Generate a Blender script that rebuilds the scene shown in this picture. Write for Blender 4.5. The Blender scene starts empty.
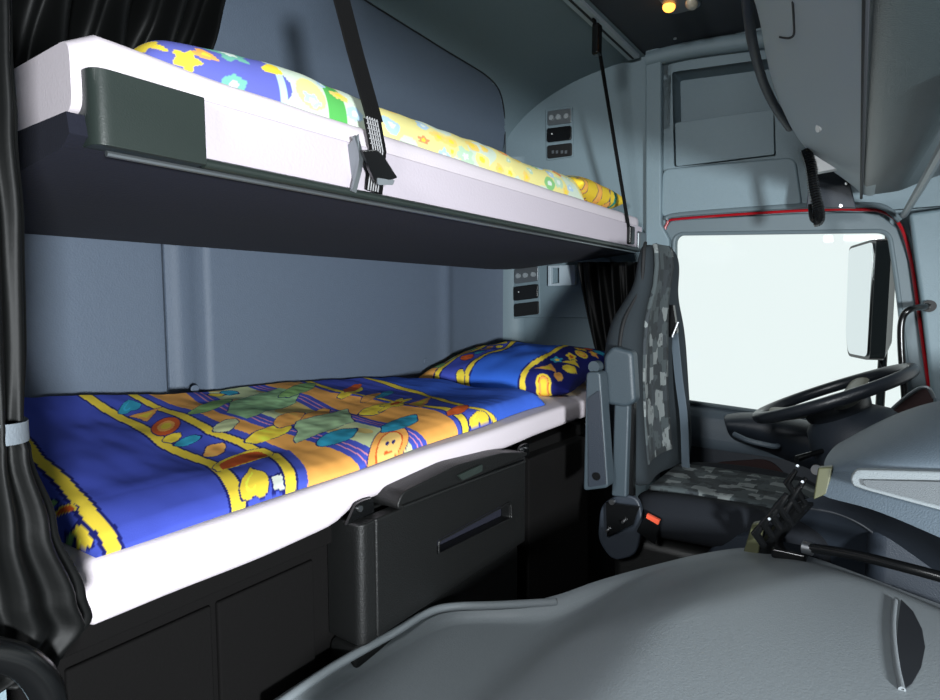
import bpy, bmesh, math, random
from mathutils import Vector, Matrix, Euler, noise
random.seed(7)
PI = math.pi
scene = bpy.context.scene
COL = scene.collection

# ------------------------------------------------------------------ camera
# axes: +X across the cab towards the driver's door, +Y towards the rear wall, +Z up
F = 600.0; YAW = math.radians(35.0); PITCH = math.radians(-4.76); CAM = Vector((0, 0, 1.15))
fwd = Vector((math.cos(YAW)*math.cos(PITCH), math.sin(YAW)*math.cos(PITCH), math.sin(PITCH)))
cam_d = bpy.data.cameras.new('camera'); cam = bpy.data.objects.new('camera', cam_d); COL.objects.link(cam)
cam.location = CAM; cam.rotation_euler = fwd.to_track_quat('-Z', 'Y').to_euler()
cam_d.sensor_width = 36; cam_d.lens = 36*F/940; cam_d.clip_start = 0.02; cam_d.clip_end = 60
scene.camera = cam
RM = fwd.to_track_quat('-Z', 'Y').to_matrix()

# ------------------------------------------------------------------ world, lights, exposure
w = bpy.data.worlds.new('white studio'); scene.world = w; w.use_nodes = True
bg = w.node_tree.nodes['Background']; bg.inputs[1].default_value = 1.0
# a white studio backdrop sits driver-side; other directions are dimmed to cut ambient light
_t = w.node_tree.nodes.new('ShaderNodeTexCoord'); _s = w.node_tree.nodes.new('ShaderNodeSeparateXYZ'); _r = w.node_tree.nodes.new('ShaderNodeValToRGB')
w.node_tree.links.new(_t.outputs['Generated'], _s.inputs[0]); w.node_tree.links.new(_s.outputs['X'], _r.inputs[0]); w.node_tree.links.new(_r.outputs[0], bg.inputs[0])
_r.color_ramp.elements[0].position = .12; _r.color_ramp.elements[0].color = (.05, .056, .062, 1)
_r.color_ramp.elements[1].position = .30; _r.color_ramp.elements[1].color = (.90, .97, .97, 1)
def area(name, loc, target, size, power, color=(1, 1, 1), sy=None):
    l = bpy.data.lights.new(name, 'AREA'); l.energy = power; l.color = color; l.size = size
    if sy: l.shape = 'RECTANGLE'; l.size_y = sy
    o = bpy.data.objects.new(name, l); COL.objects.link(o); o.location = loc
    o.rotation_euler = (Vector(target)-Vector(loc)).to_track_quat('-Z', 'Y').to_euler()
    return o
area('studio_flash', (-0.48, -1.15, 1.0), (1.4, 1.0, 1.05), 0.2, 112, (0.92, 0.97, 1.0))
area('door_fill_flash', (-1.2, 0.3, 1.84), (1.9, 0.4, 1.0), 0.4, 46, (0.95, 0.98, 1.0))
scene.view_settings.view_transform = 'Standard'; scene.view_settings.look = 'None'
scene.view_settings.gamma = 1; scene.view_settings.use_curve_mapping = False
scene.view_settings.exposure = 0.0

# ------------------------------------------------------------------ helpers
def px(u, v, x=None, y=None, z=None):
    """photo pixel -> point on the plane x=, y= or z="""
    d = RM @ Vector(((u-470)/F, (350-v)/F, -1.0))
    if x is not None: t = (x-CAM.x)/d.x
    elif y is not None: t = (y-CAM.y)/d.y
    else: t = (z-CAM.z)/d.z
    return CAM + d*t
def lin(c):
    return tuple((x/255/12.92 if x/255 <= 0.04045 else ((x/255+0.055)/1.055)**2.4) for x in c)
def mat(name, c, rough=0.6, metal=0.0, bump=0.0, bscale=300, spec=0.5, var=0.0, vscale=8, sheen=0.0, coat=0.0, emit=None, estr=0):
    m = bpy.data.materials.new(name); m.use_nodes = True; nt = m.node_tree; p = nt.nodes['Principled BSDF']
    col = lin(c)+(1,)
    p.inputs['Base Color'].default_value = col; p.inputs['Roughness'].default_value = rough
    p.inputs['Metallic'].default_value = metal; p.inputs['Specular IOR Level'].default_value = spec
    p.inputs['Coat Weight'].default_value = coat
    p.inputs['Sheen Weight'].default_value = sheen
    if emit: p.inputs['Emission Color'].default_value = lin(emit)+(1,); p.inputs['Emission Strength'].default_value = estr
    tc = nt.nodes.new('ShaderNodeTexCoord')
    if bump:
        n = nt.nodes.new('ShaderNodeTexNoise'); n.inputs['Scale'].default_value = bscale; n.inputs['Detail'].default_value = 3
        b = nt.nodes.new('ShaderNodeBump'); b.inputs['Strength'].default_value = bump; b.inputs['Distance'].default_value = 0.002
        nt.links.new(tc.outputs['Object'], n.inputs['Vector']); nt.links.new(n.outputs['Fac'], b.inputs['Height'])
        nt.links.new(b.outputs['Normal'], p.inputs['Normal'])
    if var:
        n = nt.nodes.new('ShaderNodeTexNoise'); n.inputs['Scale'].default_value = vscale; n.inputs['Detail'].default_value = 4
        mr = nt.nodes.new('ShaderNodeMapRange'); mr.inputs['To Min'].default_value = 1-var; mr.inputs['To Max'].default_value = 1+var
        mx = nt.nodes.new('ShaderNodeVectorMath'); mx.operation = 'SCALE'; mx.inputs[0].default_value = col[:3]
        nt.links.new(tc.outputs['Object'], n.inputs['Vector']); nt.links.new(n.outputs['Fac'], mr.inputs['Value'])
        nt.links.new(mr.outputs['Result'], mx.inputs['Scale']); nt.links.new(mx.outputs['Vector'], p.inputs['Base Color'])
    return m
def mat_print(name, rough=0.85):
    m = bpy.data.materials.new(name); m.use_nodes = True; nt = m.node_tree; p = nt.nodes['Principled BSDF']
    a = nt.nodes.new('ShaderNodeAttribute'); a.attribute_name = 'print'
    tc = nt.nodes.new('ShaderNodeTexCoord'); n = nt.nodes.new('ShaderNodeTexNoise'); n.inputs['Scale'].default_value = 500
    b = nt.nodes.new('ShaderNodeBump'); b.inputs['Strength'].default_value = .25; b.inputs['Distance'].default_value = .001
    nt.links.new(tc.outputs['Object'], n.inputs['Vector']); nt.links.new(n.outputs['Fac'], b.inputs['Height']); nt.links.new(b.outputs['Normal'], p.inputs['Normal'])
    nt.links.new(a.outputs['Color'], p.inputs['Base Color']); p.inputs['Roughness'].default_value = rough
    p.inputs['Specular IOR Level'].default_value = 0.2
    return m

def mesh(name, bm, m, parent=None, bevel=0.0, sub=0, solid=0.0, smooth=True, sharp=38, seg=3):
    bmesh.ops.recalc_face_normals(bm, faces=bm.faces) if not solid else None
    me = bpy.data.meshes.new(name)
    if smooth:
        for f in bm.faces: f.smooth = True
        for e in bm.edges:
            if len(e.link_faces) == 2 and e.calc_face_angle(0) > math.radians(sharp): e.smooth = False
    bm.to_mesh(me); bm.free(); me.materials.append(m)
    o = bpy.data.objects.new(name, me); COL.objects.link(o)
    if parent is not None:
        o.parent = parent; o.matrix_parent_inverse = Matrix.Translation(-parent.location) if parent.type == 'EMPTY' else Matrix.Identity(4)
    if solid:
        s = o.modifiers.new('solid', 'SOLIDIFY'); s.thickness = solid; s.offset = 0
    if sub:
        s = o.modifiers.new('sub', 'SUBSURF'); s.levels = sub; s.render_levels = sub
    if bevel:
        s = o.modifiers.new('bevel', 'BEVEL'); s.width = bevel; s.segments = seg; s.limit_method = 'ANGLE'; s.angle_limit = math.radians(35)
        s.harden_normals = True
    return o
def tag(o, label=None, cat=None, group=None, kind=None):
    if label: o['label'] = label
    if cat: o['category'] = cat
    if group: o['group'] = group
    if kind: o['kind'] = kind
    return o
def thing(name, label, cat, loc, group=None):
    o = bpy.data.objects.new(name, None); COL.objects.link(o); o.location = Vector(loc); o.empty_display_size = .05
    return tag(o, label, cat, group)
def struct(name, bm, m, **k):
    return tag(mesh(name, bm, m, **k), kind='structure')

def bxm(lo, hi, bm=None, rot=None):
    bm = bm or bmesh.new(); lo = Vector(lo); hi = Vector(hi); c = (lo+hi)/2; s = hi-lo
    M = Matrix.Translation(c) @ ((rot if rot is not None else Matrix.Identity(3)).to_4x4()) @ Matrix.Diagonal((s.x, s.y, s.z, 1))
    bmesh.ops.create_cube(bm, size=1, matrix=M); return bm
def fillet(poly, r, n=5):
    out = []; N = len(poly); rr = r if isinstance(r, (list, tuple)) else [r]*N
    for i in range(N):
        p = Vector(poly[i]); a = Vector(poly[i-1]); b = Vector(poly[(i+1) % N])
        da = (a-p); db = (b-p); q = min(rr[i], da.length*.48, db.length*.48)
        if q <= 1e-6: out.append(p); continue
        s = p+da.normalized()*q; e = p+db.normalized()*q
        for k in range(n+1):
            t = k/n; out.append(s*(1-t)**2+p*2*t*(1-t)+e*t*t)
    return out
def plate(outline, vec, holes=(), bm=None):
    """solid plate: outline (and holes) filled, then extruded by vec"""
    bm = bm or bmesh.new(); edges = []; 
    for loop in [outline]+list(holes):
        vs = [bm.verts.new(p) for p in loop]
        for i in range(len(vs)): edges.append(bm.edges.new((vs[i-1], vs[i])))
    if holes:
        r = bmesh.ops.triangle_fill(bm, use_beauty=True, use_dissolve=False, edges=edges)
        fs = [g for g in r['geom'] if isinstance(g, bmesh.types.BMFace)]
    else:
        fs = [bm.faces.new(vs)]
    r = bmesh.ops.extrude_face_region(bm, geom=fs)
    vv = [g for g in r['geom'] if isinstance(g, bmesh.types.BMVert)]
    bmesh.ops.translate(bm, verts=vv, vec=Vector(vec)); return bm
def spline(P, n=6):
    P = [Vector(p) for p in P]; out = []
    for i in range(len(P)-1):
        a = P[max(i-1, 0)]; b = P[i]; c = P[i+1]; d = P[min(i+2, len(P)-1)]
        for k in range(n):
            t = k/n
            out.append(.5*((2*b)+(c-a)*t+(2*a-5*b+4*c-d)*t*t+(3*b-a-3*c+d)*t**3))
    out.append(P[-1]); return out
def tube(path, r, seg=12, bm=None, flat=None, up=None, closed=False, cap=True):
    """r: radius or list; flat=(a,b) gives an elliptic / strap section with b along `up`"""
    bm = bm or bmesh.new(); P = [Vector(p) for p in path]; N = len(P); rings = []; prev = None
    for i in range(N):
        if closed: T = P[(i+1) % N]-P[i-1]
        else: T = P[min(i+1, N-1)]-P[max(i-1, 0)]
        T.normalize()
        u0 = Vector(up) if up is not None else (prev if prev is not None else (Vector((0, 0, 1)) if abs(T.z) < .9 else Vector((0, 1, 0))))
        B = T.cross(u0).normalized(); U = B.cross(T).normalized(); prev = U
        q = r[i] if isinstance(r, (list, tuple)) else r
        ra, rb = (q, q) if flat is None else flat
        ring = []
        for k in range(seg):
            a = 2*PI*k/seg
            if flat is not None and seg == 4: ca, sa = [(1, 1), (-1, 1), (-1, -1), (1, -1)][k]
            else: ca, sa = math.cos(a), math.sin(a)
            ring.append(bm.verts.new(P[i]+B*ra*ca+U*rb*sa))
        rings.append(ring)
    M = N if closed else N-1
    for i in range(M):
        a = rings[i]; b = rings[(i+1) % N]
        for k in range(seg): bm.faces.new((a[k], a[(k+1) % seg], b[(k+1) % seg], b[k]))
    if cap and not closed: bm.faces.new(rings[0][::-1]); bm.faces.new(rings[-1])
    return bm
def loft(rings, bm=None, cap=True, closed=True):
    bm = bm or bmesh.new(); R = [[bm.verts.new(p) for p in r] for r in rings]; n = len(R[0])
    for i in range(len(R)-1):
        for k in range(n if closed else n-1):
            bm.faces.new((R[i][k], R[i][(k+1) % n], R[i+1][(k+1) % n], R[i+1][k]))
    if cap and closed: bm.faces.new(R[0][::-1]); bm.faces.new(R[-1])
    return bm
def gridm(f, nu, nv, bm=None):
    bm = bm or bmesh.new(); V = [[bm.verts.new(f(i/nu, j/nv)) for j in range(nv+1)] for i in range(nu+1)]
    for i in range(nu):
        for j in range(nv): bm.faces.new((V[i][j], V[i+1][j], V[i+1][j+1], V[i][j+1]))
    return bm
def rows(R, bm=None): return gridm2(R, bm)
def gridm2(R, bm=None):
    bm = bm or bmesh.new(); V = [[bm.verts.new(p) for p in r] for r in R]
    for i in range(len(R)-1):
        for j in range(len(R[0])-1): bm.faces.new((V[i][j], V[i+1][j], V[i+1][j+1], V[i][j+1]))
    return bm
def prow(L): return [px(u, v, x=x) for u, v, x in L]
def zrow(L): return [px(u, v, z=z) for u, v, z in L]
def disc(c, n, r, h, seg=20, bm=None):
    c = Vector(c); n = Vector(n).normalized(); return tube([c, c+n*h], r, seg, bm)
def cushion(dx, dy, h, n=40, p=2.6, wr=0.0, seed=0):
    """closed pillow centred on the origin"""
    bm = bmesh.new(); top = {}; bot = {}
    for i in range(n+1):
        for j in range(n+1):
            s = -1+2*i/n; t = -1+2*j/n
            e = max(0, (1-abs(s)**p)*(1-abs(t)**p))**.42
            pinch = 1-.05*(1-abs(t)**2)*abs(s)**3; pq = 1-.05*(1-abs(s)**2)*abs(t)**3
            x = s*dx/2*pinch; y = t*dy/2*pq
            wz = wr*noise.noise(Vector((x*9+seed, y*9, seed)))*e
            edge = i in (0, n) or j in (0, n)
            top[i, j] = bm.verts.new((x, y, h/2*e+wz))
            bot[i, j] = top[i, j] if edge else bm.verts.new((x, y, -h/2*e))
    for i in range(n):
        for j in range(n):
            bm.faces.new((top[i, j], top[i+1, j], top[i+1, j+1], top[i, j+1]))
            a = (bot[i, j], bot[i, j+1], bot[i+1, j+1], bot[i+1, j])
            if len(set(a)) == 4 and not all(k is l for k, l in zip(a, (top[i, j], top[i, j+1], top[i+1, j+1], top[i+1, j]))): bm.faces.new(a)
    return bm
def paint(o, fn):
    me = o.data; a = me.color_attributes.new('print', 'FLOAT_COLOR', 'POINT')
    for i, v in enumerate(me.vertices):
        a.data[i].color = lin(fn(v.co))+(1,)

from mathutils.bvhtree import BVHTree
def hit(u, v, objs, lift=0.0, fallback=None):
    """point of a built surface seen at a photo pixel"""
    d = (RM @ Vector(((u-470)/F, (350-v)/F, -1.0))).normalized(); best = None
    bpy.context.view_layer.update(); dg = bpy.context.evaluated_depsgraph_get()
    for o in objs:
        if o.name not in HC:
            me = o.evaluated_get(dg).to_mesh(); mw = o.matrix_world
            HC[o.name] = BVHTree.FromPolygons([mw @ q.co for q in me.vertices], [tuple(f.vertices) for f in me.polygons])
        r = HC[o.name].ray_cast(CAM, d)
        if r[0] is not None and (best is None or r[3] < best[1]): best = (r[0], r[3])
    if best is None: return fallback
    return best[0]-d*lift
HC = {}

# ------------------------------------------------------------------ materials
M_wall = mat('blue grey grained lining', (88, 100, 116), .6, bump=.5, bscale=260, var=.05, vscale=60)
M_side = mat('cool grey moulded lining', (112, 130, 138), .55, bump=.45, bscale=320, var=.04, vscale=80)
M_ceil = mat('dark grey headliner', (58, 64, 72), .85, bump=.4, bscale=300)
M_seam = mat('dark seam rubber', (24, 28, 34), .7)
M_floor = mat('black rubber floor', (24, 25, 28), .8, bump=.4, bscale=90)
M_black = mat('black grained plastic', (15, 16, 16), .48, bump=.5, bscale=350)
M_blackg = mat('black glossy plastic', (12, 13, 14), .25)
M_cap = mat('dark green grey plastic', (40, 48, 45), .38, bump=.12, bscale=420)
M_under = mat('navy black felt underside', (12, 15, 32), .9, bump=.5, bscale=200)
M_base = mat('matt black base', (12, 11, 11), .9, spec=.15, bump=.4, bscale=300)  # darker and duller than the black plastic
M_inlay = mat('speckled grey inlay', (112, 118, 122), .7, bump=.6, bscale=600)
M_white = mat('white mattress cover', (206, 197, 203), .9, bump=.3, bscale=260)
M_board = mat('white ribbed bunk board', (190, 181, 190), .8, bump=.3, bscale=150)
M_curt = mat('black satin curtain', (8, 9, 9), .55, spec=.2, bump=.15, bscale=80)
M_band = mat('grey elastic band', (120, 128, 136), .8, bump=.3, bscale=400)
M_webb = mat('black strap webbing', (7, 7, 8), .85, spec=.2, bump=.5, bscale=500)
M_web2 = mat('grey ribbed webbing', (150, 150, 152), .7, bump=.5, bscale=400)
M_metal = mat('bright metal', (200, 202, 205), .28, metal=1.0)
M_gmetal = mat('satin grey metal', (130, 136, 140), .4, metal=.8)
M_dash = mat('grey soft dashboard', (86, 98, 108), .5, bump=.45, bscale=330)
M_dashd = mat('dark slate dashboard', (38, 45, 54), .5, bump=.4, bscale=330)
M_dashl = mat('light grey dash inlay', (140, 148, 152), .6, bump=.5, bscale=500)
M_tunnel = mat('grey textured engine cover', (122, 129, 133), .5, bump=.22, bscale=300, var=.04, vscale=120)
M_olive = mat('olive trim', (78, 80, 58), .4)
M_red = mat('red painted body edge', (150, 14, 24), .25, coat=.6)
M_seal = mat('grey rubber seal', (92, 106, 112), .55)
M_seat = mat('charcoal seat fabric', (40, 46, 50), .95, bump=.4, bscale=400, spec=.2)
M_cush_shade = mat('shaded seat fabric', (25, 28, 33), .95, bump=.4, bscale=400, spec=.2)  # seat fabric darkened, the dashboard's shade put into the colour
M_piping = mat('black seat piping', (16, 18, 20), .8)
M_arm = mat('slate armrest plastic', (54, 65, 72), .5, bump=.3, bscale=300)
M_pod = mat('pale grey overhead moulding', (172, 186, 194), .5, bump=.2, bscale=300)
M_visor = mat('dark teal overhead flap', (44, 55, 57), .33, bump=.5, bscale=500)
M_wheel = mat('steering wheel leather', (30, 34, 40), .35, bump=.2, bscale=300)
M_tan = mat('grey spoke plastic', (128, 128, 116), .4)
M_lampw = mat('clear lamp plastic', (200, 190, 170), .2, coat=.5)
M_glow = mat('glowing lamp bulb', (255, 200, 120), .5, emit=(255, 160, 60), estr=3.2)
M_brown = mat('dark red brown mesh', (38, 17, 17), .8, bump=.8, bscale=600)
M_whitep = mat('white plastic', (225, 228, 228), .4)
M_redb = mat('red buckle button', (214, 84, 56), .4)
M_mirr = mat('mirror glass', (235, 238, 240), .03, metal=1.0)
M_print = mat_print('printed cotton')
def seat_pattern():
    m = mat('patchwork seat fabric', (70, 78, 80), .95, bump=.6, bscale=400); nt = m.node_tree; p = nt.nodes['Principled BSDF']
    tc = nt.nodes.new('ShaderNodeTexCoord'); mp = nt.nodes.new('ShaderNodeMapping'); mp.inputs['Scale'].default_value = (1, 0.9, .8)
    v = nt.nodes.new('ShaderNodeTexVoronoi'); v.distance = 'CHEBYCHEV'; v.inputs['Scale'].default_value = 30; v.inputs['Randomness'].default_value = .75
    w_ = nt.nodes.new('ShaderNodeTexVoronoi'); w_.distance = 'CHEBYCHEV'; w_.inputs['Scale'].default_value = 44
    r = nt.nodes.new('ShaderNodeValToRGB'); r.color_ramp.interpolation = 'CONSTANT'; e = r.color_ramp.elements
    e[0].position = 0; e[0].color = lin((40, 46, 49))+(1,); e[1].position = .38; e[1].color = lin((64, 72, 74))+(1,)
    a = e.new(.62); a.color = lin((118, 124, 124))+(1,); a = e.new(.8); a.color = lin((50, 56, 60))+(1,)
    r2 = nt.nodes.new('ShaderNodeValToRGB'); r2.color_ramp.interpolation = 'CONSTANT'; r2.color_ramp.elements[1].position = .32
    r2.color_ramp.elements[0].color = (.55, .55, .55, 1); r2.color_ramp.elements[1].color = (1, 1, 1, 1)
    mu = nt.nodes.new('ShaderNodeMixRGB'); mu.blend_type = 'MULTIPLY'; mu.inputs[0].default_value = 1
    L = nt.links.new; L(tc.outputs['Object'], mp.inputs[0]); L(mp.outputs[0], v.inputs['Vector']); L(mp.outputs[0], w_.inputs['Vector'])
    L(v.outputs['Color'], r.inputs[0]); L(w_.outputs['Distance'], r2.inputs[0]); L(r.outputs[0], mu.inputs[1]); L(r2.outputs[0], mu.inputs[2]); L(mu.outputs[0], p.inputs['Base Color'])
    r2.color_ramp.elements[1].position = .2
    return m
M_patch = seat_pattern()
def glass_mat():
    m = bpy.data.materials.new('clear side glass'); m.use_nodes = True; nt = m.node_tree
    for n in list(nt.nodes):
        if n.type == 'BSDF_PRINCIPLED': nt.nodes.remove(n)
    out = [n for n in nt.nodes if n.type == 'OUTPUT_MATERIAL'][0]
    t = nt.nodes.new('ShaderNodeBsdfTransparent'); t.inputs[0].default_value = (.97, .99, .985, 1)
    g = nt.nodes.new('ShaderNodeBsdfGlossy'); g.inputs['Roughness'].default_value = .02
    mx = nt.nodes.new('ShaderNodeMixShader'); mx.inputs[0].default_value = .012
    nt.links.new(t.outputs[0], mx.inputs[1]); nt.links.new(g.outputs[0], mx.inputs[2]); nt.links.new(mx.outputs[0], out.inputs[0])
    return m
M_glass = glass_mat()

# ------------------------------------------------------------------ shell
XD = 2.35; YR = 1.47; ZC = 2.09; XP = 0.21
struct('floor', bxm((XP-.5, -1.0, -.03), (XD+.1, YR+.1, 0)), M_floor)
# ceiling: rear part, and the front part beyond the rail
struct('ceiling', bxm((XP-.02, -1.0, ZC), (XD+.1, YR+.1, ZC+.04)), M_ceil)
# rear wall with cove to ceiling and rounded corner to the driver's side, and a channel shaped to imitate a shadow band
def wall_rear():
    xs = []; x = XP
    zs = [0.0, .5, .8, 1.0, 1.2, 1.4, 1.6, 1.78]
    prof = [(0, z) for z in zs]
    plan = []
    n = 160
    for i in range(n+1):
        x = XP+(2.06-XP)*i/n
        g = 0.075*math.exp(-((x-.845)/.040)**4) + .012/(1+math.exp((x-.845)/.008))   # added channel, shapes the soft dark band of a cast shadow
        b = -.012*math.exp(-((x-1.93)/.035)**2)
        plan.append((x, YR+g+b, (0, -1)))
    for i in range(1, 13):
        a = i*PI/2/12; r1 = .29; r2 = .12
        plan.append((2.06+r1*math.sin(a), YR-r2*(1-math.cos(a)), (-math.sin(a), -math.cos(a))))
    R = []
    for (x, y, nrm) in plan:
        R.append([Vector((x-nrm[0]*d, y-nrm[1]*d, z)) if False else Vector((x+nrm[0]*(-d), y+nrm[1]*(-d), z)) for d, z in prof])
    return gridm2(R)
WR = struct('wall_rear', wall_rear(), M_wall)
def slope(u, v):
    a = v*PI/2
    return Vector((XP+(XD+.03-XP)*u, YR+.01-.66*(1-math.cos(a)), 1.76+.325*math.sin(a)))
SEAM = ((330, -24), (365, 0), (400, 22), (440, 47), (470, 65), (488, 77), (499, 90), (504, 110), (505, 135), (505, 170))
SL = struct('trim_9', gridm(slope, 214, 96), M_wall)
def beyond_seam(p):
    """outside the pressed rear panel, i.e. on the side-lining moulding"""
    q = RM.transposed() @ (p-CAM); uu, vv = 470+F*q.x/-q.z, 350-F*q.y/-q.z
    if p.x < 1.0 and p.z < 2.0: return False
    if uu >= 505: return True
    for (a, b), (c, d) in zip(SEAM, SEAM[1:]):
        if a <= uu <= c and c > a: return vv < b+(d-b)*(uu-a)/(c-a)
    return False
for _o in (SL, WR):
    _o.data.materials.append(M_side)
    for f in _o.data.polygons:
        if beyond_seam(f.center): f.material_index = 1

# driver's side wall, rear section with cove
def wall_drv():
    prof = [(0, 0), (0, .6), (0, 1.0), (0, 1.4), (0, 1.8), (0, 2.09)]
    R = []
    for y in [YR+.02, 1.25, 1.1, .95, .8, .72]:
        R.append([Vector((XD-d, y, z)) for d, z in prof])
    return gridm2(R)
WD = struct('wall_driver', wall_drv(), M_side, solid=0.0)
sp_ = [hit(u, v, [WR, SL, WD], .001) for u, v in SEAM]
struct('trim_1', tube(spline([p for p in sp_ if p is not None], 4), .0028, 8), M_seam)
# body side behind the door
struct('wall_door_shell', plate([px(u, v, x=XD+.055) for u, v in ((655, 185), (1100, 185), (1100, 760), (655, 760))], (.01, 0, 0), [[px(u, v, x=XD+.055) for u, v in ((672, 236), (676, 229), (886, 227), (894, 236), (905, 300), (918, 425), (912, 440), (676, 410))]]), M_side)
struct('trim_2', tube([px(507, 330, x=XD-.002), px(507, 262, x=XD-.002)], .003, 8), M_seam)
struct('wall_passenger', bxm((XP-.04, .74, 0), (XP, YR+.08, ZC)), M_side)
# pillar between side wall and door
pil = [px(648, 40, x=XD), px(664, 52, x=XD), px(664, 225, x=XD), px(672, 240, x=XD), px(672, 700, x=XD), px(648, 700, x=XD)]
struct('trim_3', plate(pil, (-.035, 0, 0)), M_side, bevel=.008)

# wall section above the door, with pocket opening
def P(u, v, d=0): return px(u, v, x=XD) - Vector((d, 0, 0))
y1 = P(664, 100).y; 
out = [P(656, -60), P(664, 222), P(800, 210), P(862, 212), P(1010, 200), P(1010, -60)]
pocket = fillet([P(672, 72), P(773, 58), P(776, 158), P(674, 167)], .012)
struct('wall_over_door', plate(out, (.03, 0, 0), [pocket]), M_side)
struct('wall_pocket', loft([[p+Vector((.002, 0, 0)) for p in pocket], [p+Vector((.11, 0, 0)) for p in pocket]]), M_side)
_pb = bpy.data.objects['wall_pocket'].data; _b = bmesh.new(); _b.from_mesh(_pb)
_f = [f for f in _b.faces if len(f.verts) > 4 and f.calc_center_median().x < XD+.01]; bmesh.ops.delete(_b, geom=_f, context='FACES'); _b.to_mesh(_pb); _b.free()
sh = thing('overhead_pocket', 'recessed grey storage pocket above the side window', 'storage pocket', P(722, 166))
mesh('pocket_shelf', bxm((XD+.0, P(776, 160).y, P(720, 166).z-.005), (XD+.034, P(673, 160).y, P(720, 166).z+.012)), M_side, sh)
mesh('front_panel', plate(fillet([P(674, 122, -.01), P(773, 108, -.01), P(774, 154, -.01), P(675, 166, -.01)], .01), (.012, 0, 0)), M_side, sh, bevel=.003)
lp = mesh('storage_flap', plate(fillet([P(664, 170), P(796, 158), P(803, 208), P(662, 218)], .03, 6), (-.022, 0, 0)), M_side, bevel=.007)
tag(lp, 'smooth light grey flap directly above the door seal, under the recessed pocket', 'storage flap')

# ------------------------------------------------------------------ driver's door
door_out = [P(664, 226), P(672, 220), P(800, 213), P(858, 212), P(880, 214), P(897, 228), P(909, 262), P(934, 430), P(960, 640), P(960, 760), P(664, 760)]
win = fillet([P(674, 234), P(889, 231), P(898, 290), P(914, 434), P(676, 400)], [.04, .035, .3, .02, .02], 6)
door = thing('driver_door', 'grey side door with large window and door pocket', 'door', (XD, P(780, 600).y, 0)); door['kind'] = 'structure'; door.name = 'door_1'
for k in ('label', 'category'): 
    if k in door: del door[k]
mesh('door_frame', plate(door_out, (.05, 0, 0), [win]), M_seal, door, bevel=.006)
mesh('window_pane', plate([p+Vector((.028, 0, 0)) for p in fillet([P(670, 229), P(893, 226), P(902, 290), P(918, 440), P(672, 405)], .03)], (.004, 0, 0)), M_glass, door)
# inner seal lip around the window
mesh('window_seal', tube([p-Vector((.003, 0, 0)) for p in win], .007, 8, closed=True), M_seal, door)
# red painted edge
redp = [P(664, 240, .01), P(668, 224, .01), P(682, 219, .01), P(800, 211, .01), P(860, 210, .01), P(884, 213, .01), P(900, 226, .01), P(911, 262, .01), P(922, 340, .01), P(936, 440, .01)]
mesh('red_edge', tube(spline(redp, 5), .0052, 8), M_red, door)
sealp = [p+Vector((-.012, 0, .014)) for p in spline(redp[1:7], 5)]
struct('trim_4', tube(sealp, .009, 8), M_seal)
# inner door panel
Pd = lambda u, v, d=0: px(u, v, x=XD-d)
top = [Pd(676, 403, .01), Pd(750, 414, .01), Pd(840, 428, .01), Pd(930, 444, .01)]
led = gridm2([[Pd(660, 400, .0), Pd(750, 412, .0), Pd(840, 426, .0), Pd(935, 442, .0)],
              [Pd(660, 408, .05), Pd(750, 420, .05), Pd(840, 434, .05), Pd(935, 450, .05)],
              [Pd(660, 436, .065), Pd(750, 448, .065), Pd(840, 462, .065), Pd(935, 476, .065)],
              [Pd(660, 442, .05), Pd(750, 454, .05), Pd(840, 468, .05), Pd(935, 482, .05)]])
mesh('door_ledge', led, M_dash, door, sub=2)
low = gridm2([[Pd(660, 440, .045), Pd(740, 452, .045), Pd(840, 466, .045), Pd(935, 480, .045)],
              [Pd(660, 500, .05), Pd(740, 510, .05), Pd(840, 520, .05), Pd(935, 530, .05)],
              [Pd(660, 700, .05), Pd(740, 700, .05), Pd(840, 700, .05), Pd(935, 700, .05)]])
mesh('lower_panel', low, M_dashd, door)
mesh('speaker_cover', plate(fillet([Pd(712, 462, .05), Pd(770, 458, .05), Pd(792, 480, .05), Pd(786, 520, .05), Pd(716, 520, .05)], .04), (-.012, 0, 0)), M_brown, door, bevel=.004)
ar = gridm2([[Pd(724, 414, .05), Pd(750, 411, .05), Pd(790, 416, .05), Pd(850, 430, .05)],
             [Pd(722, 418, .16), Pd(750, 415, .16), Pd(790, 420, .16), Pd(850, 436, .16)],
             [Pd(726, 430, .17), Pd(752, 436, .17), Pd(795, 452, .17), Pd(850, 470, .17)],
             [Pd(730, 440, .05), Pd(756, 448, .05), Pd(800, 466, .05), Pd(850, 484, .05)]])
mesh('armrest', ar, M_dashd, door, sub=2, solid=.006)
mesh('door_handle', tube(spline([Pd(734, 434, .175), Pd(750, 441, .2), Pd(772, 446, .19), Pd(778, 446, .17)], 5), .009, 8), M_dash, door)

# ------------------------------------------------------------------ A pillar, grab handle
apil = [Pd(908, 215, .01), Pd(980, 205, .01), Pd(1080, 500, .01), Pd(946, 520, .01), Pd(936, 440, .01), Pd(920, 300, .01)]
struct('trim_5', plate(apil, (-.05, 0, 0)), M_side, bevel=.012)
struct('trim_6', tube([px(904, 215, x=2.25), px(922, 185, x=1.75), px(940, 153, x=1.49), px(985, 73, x=1.0)], .010, 8), M_gmetal)
gh = thing('pillar_rail', 'bent black tubular grab handle on the pillar right of the window', 'grab rail', px(905, 395, x=2.2))
hp = spline([px(928, 306, x=2.28), px(922, 307, x=2.24), px(909, 310, x=2.2), px(902, 320, x=2.2), px(901, 345, x=2.2), px(905, 400, x=2.2), px(908, 440, x=2.2)], 6)
mesh('bar', tube(hp, .0095, 12), M_blackg, gh)
mesh('mounting_foot', disc(px(929, 306, x=2.295), (-1, 0, 0), .018, .02), M_blackg, gh)

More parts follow.
